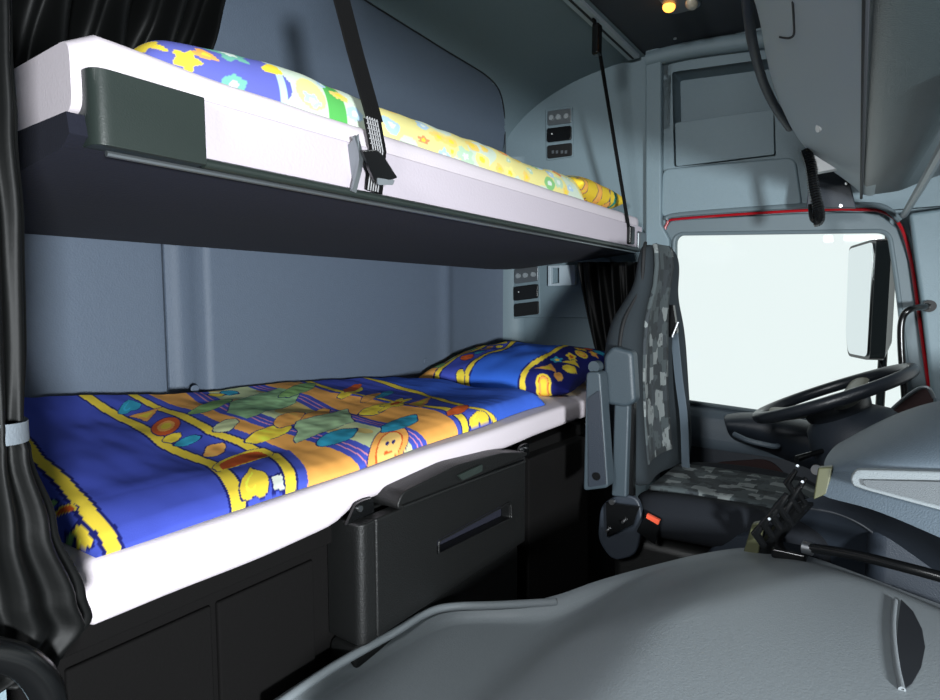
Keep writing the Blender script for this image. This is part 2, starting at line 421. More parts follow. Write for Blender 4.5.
# ------------------------------------------------------------------ mirror outside
mi = thing('side_mirror', 'tall exterior rear view mirror on a black arm outside the window', 'mirror', px(886, 410, x=2.72))
mA = [px(846, 246, x=2.66), px(868, 242, x=2.66), px(873, 355, x=2.66), px(856, 357, x=2.66), px(850, 335, x=2.66)]
# glass lies in a plane facing rearwards, housing behind it
def mq(a, b, z): return Vector((2.60+a, .115+b, z))
zt = px(860, 243, x=2.65).z; zb = px(860, 356, x=2.65).z
g0 = px(846, 300, x=2.80); g1 = px(870, 300, x=2.62)
def gl(s, z, off=0):
    p = g0.lerp(g1, s); n = Vector((-(g1-g0).y, (g1-g0).x, 0)).normalized()
    if n.y < 0: n = -n
    return Vector((p.x, p.y, z))-n*off
hh = zt-zb
glp = fillet([gl(.0, zt-.01*1), gl(1, zt), gl(1, zb), gl(.22, zb), gl(.06, zb+.18*hh)], .025)
mesh('mirror_glass', plate(glp, (gl(0, 0, .004)-gl(0, 0))), M_mirr, mi)
sh_ = [[p+(gl(0, 0, .005)-gl(0, 0)) for p in fillet([gl(-.05, zt), gl(1.06, zt+.012), gl(1.06, zb-.012), gl(.16, zb-.012), gl(.0, zb+.18*hh)], .025)]]
c = sum(sh_[0], Vector())/len(sh_[0]); dn = gl(0, 0, 1)-gl(0, 0)
sh_.append([p+dn*.05 for p in sh_[0]]); sh_.append([c+(p-c)*.72+dn*.085 for p in sh_[0]])
mesh('housing', loft(sh_), M_blackg, mi)
ap = px(886, 300, x=2.80)
mesh('arm', tube([Vector((ap.x, ap.y, zt+.07)), Vector((ap.x, ap.y, zb-.35))], .016, 10), M_blackg, mi)
mesh('arm_bracket', tube([Vector((ap.x, ap.y, zb-.30)), Vector((ap.x-.1, ap.y-.06, zb-.32)), Vector((XD+.03, ap.y-.1, zb-.33))], .014, 8), M_blackg, mi)
mesh('arm_clamp', bxm((ap.x-.03, ap.y-.035, 1.23), (ap.x+.03, ap.y+.02, 1.32)), M_blackg, mi, bevel=.006)

# ------------------------------------------------------------------ ceiling rail, ceiling lamp
rl = thing('ceiling_rail', 'slim grey metal rail along the ceiling above the upper bunk', 'rail', (1.2, .81, ZC))
r0 = px(634, 60, z=ZC-.02)
mesh('track', bxm((.3, r0.y-.022, ZC-.018), (r0.x, r0.y+.022, ZC)), M_pod, rl, bevel=.003)
mesh('groove', bxm((.3, r0.y-.004, ZC-.020), (r0.x-.01, r0.y+.004, ZC-.0175)), M_seam, rl)
lc = px(680, 3, z=ZC-.02)
lm = thing('ceiling_lamp', 'small lit reading lamp with warm bulb set in the ceiling', 'lamp', lc)
mesh('housing', plate(fillet([lc+Vector((-.16, -.05, 0)), lc+Vector((.07, -.05, 0)), lc+Vector((.07, .05, 0)), lc+Vector((-.16, .05, 0))], .03), (0, 0, .02)), M_gmetal, lm, bevel=.004)
bb = bmesh.new(); bmesh.ops.create_uvsphere(bb, u_segments=20, v_segments=12, radius=1, matrix=Matrix.Translation(lc+Vector((.0, .034, -.003))) @ Matrix.Diagonal((.024, .019, .014, 1)))
mesh('bulb', bb, M_glow, lm)
bb = bmesh.new(); bmesh.ops.create_uvsphere(bb, u_segments=20, v_segments=12, radius=1, matrix=Matrix.Translation(lc+Vector((.02, -.03, -.003))) @ Matrix.Diagonal((.03, .018, .016, 1)))
mesh('spot_lens', bb, M_lampw, lm)
sc = px(675, 38, z=ZC); mesh_s = mesh('ceiling_screw', disc(sc-Vector((0, 0, .004)), (0, 0, 1), .006, .004), M_metal); tag(mesh_s, 'tiny bright screw head in the dark ceiling below the lamp', 'screw')
# ceiling edge mould in front of the side section
struct('trim_7', tube(spline([px(648, 60, x=2.33), px(690, 50, x=2.33), px(760, 40, x=2.33), px(840, 30, x=2.33)], 4), .03, 10), M_side)

# ------------------------------------------------------------------ overhead console above the windscreen
oc = thing('overhead_console', 'bulging pale grey overhead locker at top right with a dark teal underside', 'overhead locker', (1.4, .0, 1.45))
def under(x, y, z=1.45): return Vector((x, y, z))
yE = .088; zE = px(853, 200, x=2.2).z
yF = px(905, 212, x=2.28).y
pr = []
# stations along x: silhouette pixel of the belly
stn = [(0.35, .30, 1.84), (0.9, .29, 1.83), (1.30, px(750, -12, x=1.3).y, px(750, -12, x=1.3).z),
       (1.50, px(756, 40, x=1.5).y, px(756, 40, x=1.5).z), (1.72, px(768, 88, x=1.72).y, px(768, 88, x=1.72).z),
       (1.90, px(784, 124, x=1.9).y, px(784, 124, x=1.9).z), (2.02, px(802, 147, x=2.02).y, px(802, 147, x=2.02).z),
       (2.10, px(822, 160, x=2.1).y, px(822, 160, x=2.1).z), (2.15, px(840, 166, x=2.15).y, px(840, 166, x=2.15).z)]
R = []
YE0 = .088; YF0 = yF
def fE(x): return YE0-.056*(2.2-x)/1.5
def fF(x): return YF0-.045*(2.2-x)/.7
for x, by, bz in stn:
    yE = fE(x); k = max(0, by-yE)
    R.append([Vector((x, yE-.03, zE)), Vector((x, yE, zE+.002)), Vector((x, yE+k*.35, zE+(bz-zE)*.35)), Vector((x, yE+k*.80, zE+(bz-zE)*.72)),
              Vector((x, by, bz)), Vector((x, by-.02, min(bz+.12, ZC-.02))), Vector((x, by-.05, min(bz+.24, ZC-.01))), Vector((x, by-.08, ZC))])
OB = mesh('locker_body', gridm2(R), M_pod, oc, sub=2)
# lid seam, rim strip
q_ = [hit(u, v, [OB], .001) for u, v in ((793, 2), (794, 20), (794, 34), (789, 38), (780, 37))]
q_ = [p for p in q_ if p is not None]
if len(q_) > 2: mesh('lid_seam', tube(spline(q_, 4), .0022, 8), M_seam, oc)
rs = [(746, -10, 1.34), (749, 20, 1.40), (754, 50, 1.50), (764, 84, 1.66), (776, 108, 1.78), (790, 128, 1.9)]
mesh('rim_strip', tube(spline([px(u, v, x=x+.03) for u, v, x in rs], 6), .011, 10), M_dashd, oc)
q_ = hit(820, 128, [OB]); mesh('lid_button', disc(q_, (-.6, 1, -.2), .009, .006), M_whitep, oc)
# flat end plate below the belly, towards the door
ep = [px(812, 156, x=2.17), px(846, 166, x=2.17), px(856, 208, x=2.17), px(806, 208, x=2.17)]
mesh('end_plate', plate(ep, (.02, 0, 0)), M_dashd, oc, bevel=.003)
mesh('white_bracket', plate([px(812, 154, x=2.0), px(846, 166, x=2.0), px(842, 170, x=2.0), px(815, 175, x=2.0)], (-.03, 0, 0)), M_whitep, oc, bevel=.002)
for q in ((846, 184), (841, 206)):
    mesh('screw', disc(px(q[0], q[1], x=2.168), (-1, 0, 0), .004, .005), M_metal, oc)
# dark teal flap: runs the width of the cab just above the windscreen
Rf = []
for x in (.3, .8, 1.3, 1.8, 2.1, 2.17, 2.19):
    yE = fE(x); yF = fF(x)
    e = 0 if x < 2.1 else (.006 if x < 2.18 else .03)
    Rf.append([Vector((x, yE+.004, zE+.02)), Vector((x, yE, zE+e)), Vector((x, yE-.03, zE-.004+e)), Vector((x, (yE+yF)/2, zE-.002+e)), Vector((x, yF+.01, zE+.0+e)), Vector((x, yF-.02, zE+.03)), Vector((x, yF-.3, zE+.12)), Vector((x, yF-.6, zE+.14))])
mesh('underside_flap', gridm2(Rf), M_visor, oc, sub=2)
mesh('edge_line', tube([Vector((.3, fE(.3)+.002, zE-.001)), Vector((2.17, fE(2.17)+.002, zE-.001))], .0035, 8), M_seam, oc)
mesh('top_shell', bxm((.25, -.75, zE+.15), (2.32, yE-.02, ZC-.002)), M_side, oc)
# coiled cable
cc = spline([px(806, 150, x=1.95), px(811, 168, x=1.95), px(814, 190, x=1.95), px(819, 212, x=1.95), px(818, 221, x=1.95), px(812, 219, x=1.95), px(810, 205, x=1.97)], 12)
bm = tube(cc, .006, 8)
acc = 0; path = []
ccd = []
for i in range(len(cc)-1):
    for k in range(6): ccd.append(cc[i].lerp(cc[i+1], k/6))
n_coil = int(len(ccd)*.74)
for i in range(n_coil):
    a = i*2*PI/8.0; T = (ccd[min(i+1, len(ccd)-1)]-ccd[i]).normalized(); U = Vector((1, 0, 0)); B = T.cross(U).normalized()
    path.append(ccd[i]+U*.011*math.cos(a)+B*.011*math.sin(a))
tube(path, .0042, 6, bm)
tag(mesh('coiled_cable', bm, M_blackg), 'black coiled cable hanging from the overhead locker beside the window', 'cable')

# ------------------------------------------------------------------ control panels on the side wall
def ctrl(u0, v0, label, lamp=True):
    r = thing('switch_panel', label, 'switch panel', px(u0+12, v0+50, x=XD))
    s = lambda u, v, d=0: px(u0+u, v0+v, x=XD-d)
    mesh('back_plate', plate(fillet([s(0, 2), s(27, -2), s(28, 49), s(1, 53)], .012), (-.008, 0, 0)), M_side, r, bevel=.003)
    a = mesh('lamp_unit', plate(fillet([s(2, 3.5, .008), s(25.5, .5, .008), s(25.5, 15, .008), s(2, 18, .008)], .01), (-.006, 0, 0)), M_gmetal, r, bevel=.002)
    for q in (6, 13, 21): mesh('knob', disc(s(q, 10-(q-6)*.1, .014), (-1, 0, 0), .011, .01, 12), M_dashl, a)
    b = mesh('rocker_switch', plate(fillet([s(2, 21, .008), s(26, 18, .008), s(26, 32, .008), s(2, 35, .008)], .01), (-.012, 0, 0)), M_blackg, r, bevel=.003)
    mesh('indicator', disc(s(6, 26, .02), (-1, 0, 0), .003, .002, 8), M_whitep, b)
    cpt = mesh('display', plate(fillet([s(2, 38, .008), s(26.5, 35, .008), s(26.5, 48, .008), s(2, 51, .008)], .01), (-.009, 0, 0)), M_black, r, bevel=.003)
    if lamp:
        for q in (7, 11, 16, 20): mesh('button', bxm(s(q, 44, .0175)-Vector((.002, .005, .006)), s(q, 44, .0175)+Vector((.002, .005, .006))), M_gmetal, cpt)
    return r
big = [px(506, 259, x=XD), px(612, 258, x=XD), px(612, 318, x=XD), px(506, 318, x=XD)]
bp = mesh('wall_panel', plate(fillet(big, .02), (-.012, 0, 0)), M_side, bevel=.005)
tag(bp, 'light grey raised panel on the side wall between the bunks, carrying lower switches', 'wall panel')
ctrl(546, 108, 'upper grey panel of three small switch units on the side wall above the top bunk')
lo_ = ctrl(514, 266, 'lower grey panel of three switch units on the side wall under the top bunk', False)
for o in [lo_]: o.location.x -= .0
for ch in lo_.children: ch.location.x -= .011
cup = thing('cup_recess', 'small square pale grey tray on the side wall beside the folded curtain', 'tray', px(562, 284, x=XD))
cp = [px(550, 266, x=XD-.012), px(577, 265, x=XD-.012), px(577, 285, x=XD-.012), px(550, 286, x=XD-.012)]
ci = [px(553, 268, x=XD-.012), px(561, 268, x=XD-.012), px(561, 283, x=XD-.012), px(553, 284, x=XD-.012)]
mesh('frame', plate(cp, (-.02, 0, 0), [ci]), M_pod, cup, bevel=.002)
struct('trim_8', tube([px(642, 262, x=XD), px(528, 318, x=XD-.001), px(525, 318, x=XD-.001)], .001, 4), M_seam) if False else None

# wall screws on the rear wall
for i, (u, v, L) in enumerate([(500, 11, 'small round plug high on the rear ceiling edge'), (425, 361, 'small round plug on the rear wall left of the patterned pillow'), (194, 389, 'small round plug on the rear wall above the quilt')]):
    if i == 0: continue
    tag(mesh('wall_plug', disc(px(u, v, y=YR+.002), (0, -1, 0), .011, .006, 16), M_wall, bevel=.002), L, 'plug')

# ------------------------------------------------------------------ prints
BLUE = (74, 90, 196); DBL = (28, 34, 110); YEL = (252, 222, 72); ORA = (252, 180, 92); CRM = (216, 226, 172); TEA = (56, 168, 200); RED = (222, 98, 42); PNK = (226, 150, 176); GRN = (150, 196, 120); LBL = (70, 110, 215)
class Motif:
    def __init__(s, x, y, a, b, ang, c, kind='ell', e1=None, e2=None):
        s.x, s.y, s.a, s.b, s.c, s.k = x, y, a, b, c, kind
        if e1 is None: e1 = (a*math.cos(ang), a*math.sin(ang)); e2 = (-b*math.sin(ang), b*math.cos(ang))
        D = e1[0]*e2[1]-e1[1]*e2[0]; s.m = (e2[1]/D, -e2[0]/D, -e1[1]/D, e1[0]/D)
    def pq(s, x, y):
        dx, dy = x-s.x, y-s.y; return s.m[0]*dx+s.m[1]*dy, s.m[2]*dx+s.m[3]*dy
    def d(s, x, y):
        p, q = s.pq(x, y); r = math.hypot(p, q); t = math.atan2(q, p)
        wv = 1 if s.k in ('face', 'ring') else 1+.22*noise.noise(Vector((p*1.3+s.x*50, q*1.3+s.y*50, 0))); p *= wv; q *= wv; r *= wv
        if s.k == 'flower': return r/(1+.22*math.cos(5*t))
        if s.k == 'heart': return math.hypot(p, q+.25-.55*math.sqrt(abs(p)))*1.15
        if s.k == 'tri': return max(abs(p)+.5*q, -q)*1.2
        if s.k == 'slice': return max(r, 1+(q-.3)*3)
        if s.k == 'box': return max(abs(p), abs(q))
        return r
def motif_color(ms, x, y, base):
    c = base
    for m in ms:
        if abs(x-m.x) > .14 or abs(y-m.y) > .14: continue
        d = m.d(x, y)
        if d < 1.0:
            c = m.c
            if m.k == 'ring':
                if d < .38: c = YEL
                elif d < .62: c = ORA
                elif d < .68: c = RED
            elif m.k == 'face':
                p, q = m.pq(x, y)
                if d > .62: c = RED if d < .7 else ORA
                else: c = (250, 206, 120)
                if math.hypot(abs(p)-.17, q+.1) < .09: c = DBL
                if .2 < q < .28 and abs(p) < .22: c = RED
            elif m.k == 'flower' and d < .4: c = YEL if m.c != YEL else RED
            elif m.k == 'tri' and d < .55: c = YEL
            elif m.k == 'slice' and .8 < d: c = YEL
            elif m.k == 'heart' and .45 < d < .6 and m.pq(x, y)[0] < 0: c = tuple(min(255, int(k*1.15)) for k in m.c)
            elif m.k in ('ell', 'box'):
                g = 1+.22*noise.noise(Vector((x*45, y*45, m.x*9))); c = tuple(max(0, min(255, int(k*g))) for k in m.c)
        elif d < 1.0+.0032/min(m.a, m.b): c = DBL
    return c
def wob(y, k): return .010*math.sin(y*17+k*1.7)+.005*math.sin(y*41+k*3)

random.seed(11)
def scatter(s0, s1, y0, y1, n, cols, amin=.014, amax=.034, kinds=('ell', 'flower', 'tri', 'heart', 'ring'), avoid=[]):
    L = []; tries = 0
    while len(L) < n and tries < 900:
        tries += 1
        a = random.uniform(amin, amax); x = random.uniform(s0+a*.6, max(s0+a*.61, s1-a*.6)); y = random.uniform(y0, y1)
        if any(math.hypot(x-m.x, y-m.y) < (a+m.a)*.85 for m in L+avoid): continue
        L.append(Motif(x, y, a, a*random.uniform(.55, .95), random.uniform(0, PI), random.choice(cols), random.choice(kinds)))
    return L
hot = [YEL, ORA, RED, TEA, ORA, YEL]; cool = [TEA, GRN, YEL, CRM, RED]

# ------------------------------------------------------------------ lower bunk
zmb = .768; zmt = .828; yf = .795
lb = thing('lower_mattress', 'long thin white mattress on the lower bunk under the patterned quilt', 'mattress', (1.3, 1.13, zmb))
def mat_ring(x, y0, y1, z0, z1, r=.018, n=4):
    c = [(y0, z0), (y0, z1), (y1, z1), (y1, z0)]
    return [Vector((x, p.x, p.y)) for p in fillet([Vector((a, b, 0)) for a, b in c], r, n)]
rings = []
N = 90
for i in range(N+1):
    x = .30+(2.31-.30)*i/N; e = .012 if i in (0, N) else 0
    sag = .004*noise.noise(Vector((x*5, 0, 0)))
    # the cover hangs a little lower left of the storage box
    dz = -.026/(1+math.exp((x-.745)/.014))
    rings.append(mat_ring(x, yf+e+.004*math.sin(x*9), 1.44, zmb+dz+sag+e, zmt-e))
mesh('mattress_body', loft(rings), M_white, lb)

# under bunk board / base
ub = thing('bunk_base', 'black lower bunk base filling the space below the white mattress', 'bunk base', (1.3, .85, 0))
mesh('deck', bxm((.23, .83, .70), (2.33, 1.45, .738)), M_base, ub, bevel=.004)
mesh('front_panel', bxm((.23, .845, .002), (2.33, .87, .70)), M_base, ub)
for x0, x1 in ((.30, .50), (.51, .70)):
    mesh('panel', bxm((x0, .836, .06), (x1, .846, .68)), M_base, ub, bevel=.004)
mesh('end_panel', plate([px(588, 437, y=.79), px(529, 459, y=.79), px(529, 620, y=.79), px(588, 600, y=.79)], (0, .05, 0)), M_base, ub, bevel=.004)
for (u, v) in ((357, 508), (520, 449)):
    c0 = px(u, v+1, y=.79)
    bk = thing('hinge_bracket', 'small black metal bracket at the %s end of the storage box lid' % ('left' if u < 400 else 'right'), 'bracket', c0)
    mesh('plate', plate(fillet([c0+Vector((-.034, 0, -.022)), c0+Vector((.04, 0, -.022)), c0+Vector((.036, 0, .012)), c0+Vector((.012, 0, .014)), c0+Vector((-.008, 0, .012))], .005), (0, -.006, 0)), M_blackg, bk)
    mesh('rivet', disc(c0+Vector((.0, -.006, .002)), (0, -1, 0), .006, .004, 12), M_metal, bk)
    if u > 400: mesh('rivet', disc(c0+Vector((.022, -.006, .002)), (0, -1, 0), .004, .004, 12), M_metal, bk)

# storage box
yb = .755
Q = lambda u, v, d=0: px(u, v, y=yb)-Vector((0, d, 0))
sb = thing('storage_box', 'black moulded storage box with recessed grip under the lower bunk', 'storage box', Q(440, 640))
A, B_, C_, D_ = Q(360, 521), Q(526, 459), Q(526, 541), Q(360, 625)
xa, xb = A.x, B_.x; zt_, zb_ = (A.z+B_.z)/2, C_.z
slot = fillet([Vector((px(438, 541, y=yb).x, yb, px(438, 541, y=yb).z)), Vector((px(510, 502, y=yb).x, yb, px(510, 502, y=yb).z+.0)), Vector((px(511, 514, y=yb).x, yb, px(511, 518, y=yb).z)), Vector((px(438, 553, y=yb).x, yb, px(438, 554, y=yb).z))], .008)
front = fillet([Vector((xa, yb, zt_)), Vector((xb, yb, zt_)), Vector((xb, yb, zb_)), Vector((xa, yb, zb_))], .02)
fr = [Vector((xa+.04, yb, zt_)), Vector((xb, yb, zt_)), Vector((xb, yb, zb_)), Vector((xa+.04, yb, zb_))]
bmb = plate(fr, (0, .03, 0), [slot])
colm = fillet([Vector((xa, yb+.09, zb_)), Vector((xa, yb, zb_)), Vector((xa+.04, yb, zb_)), Vector((xa+.04, yb+.09, zb_))], [0, .034, 0, 0], 8)
plate(colm, (0, 0, zt_-zb_), bm=bmb)
bxm((xa+.04, yb+.05, zb_), (xb, yb+.09, zt_), bm=bmb)
mesh('box_body', bmb, M_black, sb, bevel=.005)
mesh('grip_recess', bxm((px(434, 541, y=yb).x, yb+.03, min(p.z for p in slot)-.01), (px(514, 541, y=yb).x, yb+.05, max(p.z for p in slot)+.01)), M_under, sb)
mesh('grip_lip', tube([slot[i]-Vector((0, .002, 0)) for i in range(len(slot))], .0025, 6, closed=True), M_black, sb)
# domed lid above
lidp = [Vector((px(392, 505, y=yb).x, yb-.01, zt_+.004)), Vector((px(398, 492, y=yb).x, yb-.01, px(398, 492, y=yb).z)), Vector((px(455, 467, y=yb).x, yb-.01, px(455, 464, y=yb).z)), Vector((px(500, 452, y=yb).x, yb-.01, px(500, 452, y=yb).z)), Vector((px(524, 450, y=yb).x, yb-.01, zt_+.012)), Vector((px(524, 456, y=yb).x, yb-.01, zt_+.004))]
ld = mesh('lid', plate(fillet(lidp, .02), (0, .08, 0)), M_black, sb, bevel=.010, seg=4)
mesh('lid_latch', plate(fillet([Q(452, 474, .012), Q(476, 463, .012), Q(476, 470, .012), Q(456, 479, .012)], .004), (0, -.006, 0)), M_cap, ld, bevel=.002)
mesh('lid_rim', tube([Q(397, 506, .013), Q(455, 484, .013), Q(520, 461, .013)], .004, 8), M_black, sb)
mesh('lower_drawer', plate(fillet([Vector((xa, yb+.02, zb_-.008)), Vector((xb, yb+.02, zb_-.008)), Vector((xb, yb+.02, .12)), Vector((xa, yb+.02, .12))], .02), (0, .07, 0)), M_black, ub, bevel=.01)


# duvet
def hduv(x, y):
    t = min(max((y-.80)/.65, 0), 1); far = min(max((x-.33)/1.25, 0), 1)
    base = zmt+.012+.028*math.sin(min(t*5, 1)*PI/2)
    base += (.085*(1-far)+.010)*max(0, (t-.15)/.85)**1.2
    base += .014*noise.noise(Vector((x*4, y*4, 1)))+.004*noise.noise(Vector((x*10, y*9, 4)))+.004*math.exp(-((y-1.25)/.1)**2)*math.sin(x*9)
    base += .0018*noise.noise(Vector((x*30, y*12, 7)))
    return base
NU, NV = 600, 290
def duv(u, v):
    x = .325+(1.62-.325)*u; y0 = .800+.055*max(0, min(1, (x-.55)/1.0))**1.0; y = y0+(1.447-y0)*v
    e = 1.0
    for q, wd in ((u*(1.295), .035), ((1-u)*1.295, .05), (v*.64, .03), ((1-v)*.64, .02)):
        e *= math.sqrt(max(0, 1-(1-min(q/wd, 1))**2))
    endw = .012*math.sin(v*13)+.01*noise.noise(Vector((v*5, 2, 0)))
    x += endw*u**8
    if u < .05: x += -.02*(1-u/.05)*(v)
    return Vector((x, y+.004*math.sin(x*14)*(1-v), zmt+.002+(hduv(x, y)-zmt-.002)*e))
def pc(p): return Vector((p.x, p.y+(p.z-.87)*.9, 0))
dv = mesh('quilt', gridm(duv, NU, NV), M_print, sharp=180)
def Mo(u, v, ru, rv, c, k='ell'):
    o = hit(u, v, [dv]); z0 = o.z if o is not None else .87
    def g(a, b):
        p = hit(a, b, [dv]); return pc(p if p is not None and (p-(o or p)).length < .15 else px(a, b, z=z0))
    c0 = g(u, v); a = (g(u+ru, v-ru*.3)-g(u-ru, v+ru*.3))/2; b = (g(u+rv*.2, v+rv)-g(u-rv*.2, v-rv))/2
    return Motif(c0.x, c0.y, a.length, b.length, 0, c, k, (a.x, a.y), (b.x, b.y))
def curve(L):
    P_ = sorted([(p.y, p.x) for p in [pc(h) for h in [hit(u, v, [dv]) for u, v in L] if h is not None]])
    def f(y):
        if y <= P_[0][0]: a, b = P_[0], P_[1]
        elif y >= P_[-1][0]: a, b = P_[-2], P_[-1]
        else:
            k = next(i for i in range(len(P_)-1) if P_[i][0] <= y <= P_[i+1][0]); a, b = P_[k], P_[k+1]
        t = (y-a[0])/max(b[0]-a[0], 1e-4); t = min(max(t, -1.2), 2.2); return a[1]+(b[1]-a[1])*t
    return f
CV = [curve(L) for L in ([(26, 442), (38, 459), (65, 483), (91, 515), (106, 531), (113, 548)],
    [(97, 403), (103, 407), (137, 425), (165, 445), (213, 464), (236, 493), (238, 515)],
    [(143, 400), (178, 414), (212, 432), (240, 442), (274, 455), (290, 475), (296, 494)],
    [(205, 397), (233, 411), (264, 421), (303, 432), (344, 445), (362, 470)],
    [(278, 391), (303, 398), (329, 411), (359, 419), (406, 432), (424, 452)],
    [(322, 386), (339, 391), (380, 398), (442, 408), (463, 420), (470, 440)],
    [(400, 388), (420, 393), (440, 399), (465, 407), (490, 415), (499, 430)])]
def duvet_col(co):
    x, y = co.x, co.y; D = [x-f(y)-.3*0 for f in CV]; w1, w2 = .0145, .030
    base = (62, 104, 212)
    if D[0] < -.011: base = BLUE
    elif D[0] < .011: base = YEL
    elif D[1] < -w1: base = BLUE
    elif D[1] < w1: base = YEL
    elif D[2] < -w1*.9: base = BLUE
    elif D[2] < w1*.9: base = YEL
    elif D[2] < w1+.022: base = BLUE
    elif D[3] < -w2: base = ORA
    elif D[3] < w2: base = PNK if .006 < abs(D[3]) < .0105 else BLUE
    elif D[4] < -w2*.9: base = CRM if noise.noise(Vector((x*9, y*9, 3))) > -.12 else (222, 196, 120)
    elif D[4] < w2*.9: base = PNK if .006 < abs(D[4]) < .0105 else BLUE
    elif D[5] < -w1-.018: base = ORA
    elif D[5] < -w1: base = BLUE
    elif D[5] < w1: base = YEL
    elif D[6] < -w1: base = BLUE
    elif D[6] < w1: base = YEL
    for i, ww in ((0, .011), (1, w1), (2, w1*.9), (5, w1), (6, w1)):
        if abs(abs(D[i])-ww) < .0024 and base is not ORA: base = DBL
    return motif_color(MB, x, y, base)
MB = [Mo(255, 481, 17, 15, YEL, 'heart'), Mo(269, 506, 13, 12, TEA, 'heart'), Mo(278, 482, 5, 7, (226, 232, 220), 'box'), Mo(281, 498, 6, 5, (226, 232, 220), 'box'),
      Mo(244, 461, 28, 9, RED, 'slice'), Mo(215, 450, 11, 6, ORA), Mo(166, 426, 14, 8, RED, 'ring'), Mo(187, 441, 13, 4, TEA), Mo(172, 438, 9, 4, YEL), Mo(130, 406, 13, 6, TEA, 'heart'), Mo(146, 415, 12, 3.5, ORA, 'tri'),
      Mo(226, 425, 12, 5, CRM), Mo(269, 433, 22, 6, YEL), Mo(212, 405, 20, 4, GRN), Mo(264, 402, 34, 9, (160, 204, 150), 'box'), Mo(290, 418, 15, 6, ORA), Mo(317, 415, 14, 5, ORA),
      Mo(300, 388, 17, 4, GRN), Mo(326, 422, 26, 8, (176, 208, 160), 'box'), Mo(390, 445, 19, 16, ORA, 'face'), Mo(338, 436, 20, 6, TEA), Mo(400, 423, 18, 5, TEA), Mo(346, 484, 14, 10, CRM),
      Mo(376, 409, 16, 4.5, YEL), Mo(396, 403, 14, 3, YEL, 'flower'), Mo(479, 417, 11, 7, YEL, 'heart'), Mo(485, 433, 9, 8, TEA, 'heart'), Mo(459, 409, 11, 3.5, RED), Mo(444, 449, 12, 7, CRM), Mo(352, 391, 12, 2.5, YEL), Mo(372, 396, 10, 2.5, ORA),
      Mo(66, 511, 11, 6, RED, 'slice'), Mo(52, 503, 5, 3, GRN), Mo(80, 536, 13, 13, YEL, 'heart'), Mo(70, 540, 4, 6, GRN, 'box'), Mo(85, 556, 6, 4, TEA)]
MB += [Mo(352, 389, 9, 2.5, RED, 'ell'), Mo(385, 394, 10, 2.5, TEA, 'heart'), Mo(420, 403, 11, 3, ORA, 'tri')]
MB += scatter(.85, .95, 1.2, 1.45, 4, [YEL, GRN, TEA], .02, .035, ('ell', 'heart'), avoid=MB)
paint(dv, lambda co: duvet_col(pc(co)))
tag(dv, 'blue, yellow and orange patterned quilt spread on the lower bunk', 'quilt')

# lower pillow
pl = mesh('pillow', cushion(.50, .60, .13, 150, 2.8, .016, 3), M_print, sharp=180)
pl.location = (1.97, 1.150, .896); pl.rotation_euler = (math.radians(0), math.radians(-9), math.radians(4))
PM = [Motif(m.y, -m.x, m.a, m.b, 0.6, m.c, m.k) for m in scatter(-.19, -.105, -.24, .24, 9, hot, .022, .036)+scatter(.16, .28, -.24, .24, 14, hot, .02, .036)+scatter(-.28, -.235, -.2, .2, 4, [GRN, CRM], .03, .04, ('ring', 'ell'))]
def pill_col(co):
    x, y = co.x, co.y; wv = .010*math.sin(x*16+1); d = -y-wv+.10*(x+.1)**2
    if d < -.225: b = ORA
    elif d < -.20: b = YEL
    elif d < -.10: b = BLUE
    elif d < -.075: b = YEL
    elif d < .12: b = (52, 104, 212)
    elif d < .148: b = YEL
    else: b = DBL
    for k in (-.225, -.20, -.10, -.075, .12, .148):
        if abs(d-k) < .003: b = DBL
    return motif_color(PM, x, y, b)
paint(pl, pill_col)
tag(pl, 'blue and yellow patterned pillow at the far end of the lower bunk', 'pillow')

# ------------------------------------------------------------------ upper bunk
yu = .80; zbb = 1.343; zbt = 1.430; zmu = 1.468; xn = .335; xf = 2.30
c0_, c1_ = px(94, 120, y=yu-.012).x, px(206, 130, y=yu-.012).x
un = thing('upper_bunk', 'upper fold-down bunk frame with white front board and dark underside', 'bunk', (1.3, 1.1, zbb))
# underside tray
Ru = []
for i in range(41):
    x = xn-.01+(xf-xn+.02)*i/40
    Ru.append([Vector((x, yu+.012, zbb+.03)), Vector((x, yu+.006, zbb+.004)), Vector((x, yu+.03, zbb-.010)), Vector((x, 1.1, zbb-.035)), Vector((x, 1.35, zbb-.055)), Vector((x, 1.455, zbb-.058)), Vector((x, 1.455, zbb+.03))])
bmu = loft(Ru, closed=True); mesh('underside', bmu, M_under, un)
mesh('front_board', bxm((xn+.10, yu, zbb+.004), (xf, yu+.02, zbt)), M_board, un, bevel=.004)
mesh('front_rail', tube([Vector((c1_, yu-.002, zbb-.002)), Vector((xf, yu-.002, zbb-.002))], .0075, 10), M_cap, un)
mesh('light_rail_lip', tube([Vector((xn+.03, yu+.006, zbb-.012)), Vector((xf-.05, yu+.006, zbb-.012))], .004, 8), M_gmetal, un)
capp = bxm((px(91, 120, y=yu-.010).x, yu-.012, zbb-.004), (px(205, 130, y=yu-.012).x, yu+.075, zbt+.004))
capp.free()
cpo = fillet([Vector((c0_, yu+.035, 0)), Vector((c0_, yu-.012, 0)), Vector((c1_, yu-.012, 0)), Vector((c1_, yu+.02, 0))], [.0, .036, .002, .0], 8)
mesh('end_cap', plate([Vector((p.x, p.y, zbb-.006)) for p in cpo], (0, 0, zbt-zbb+.004)), M_cap, un, bevel=.014, seg=5)
mesh('end_cap', bxm((xf-.06, yu-.012, zbb-.004), (xf+.03, yu+.05, zbt-.02)), M_gmetal, un, bevel=.01)
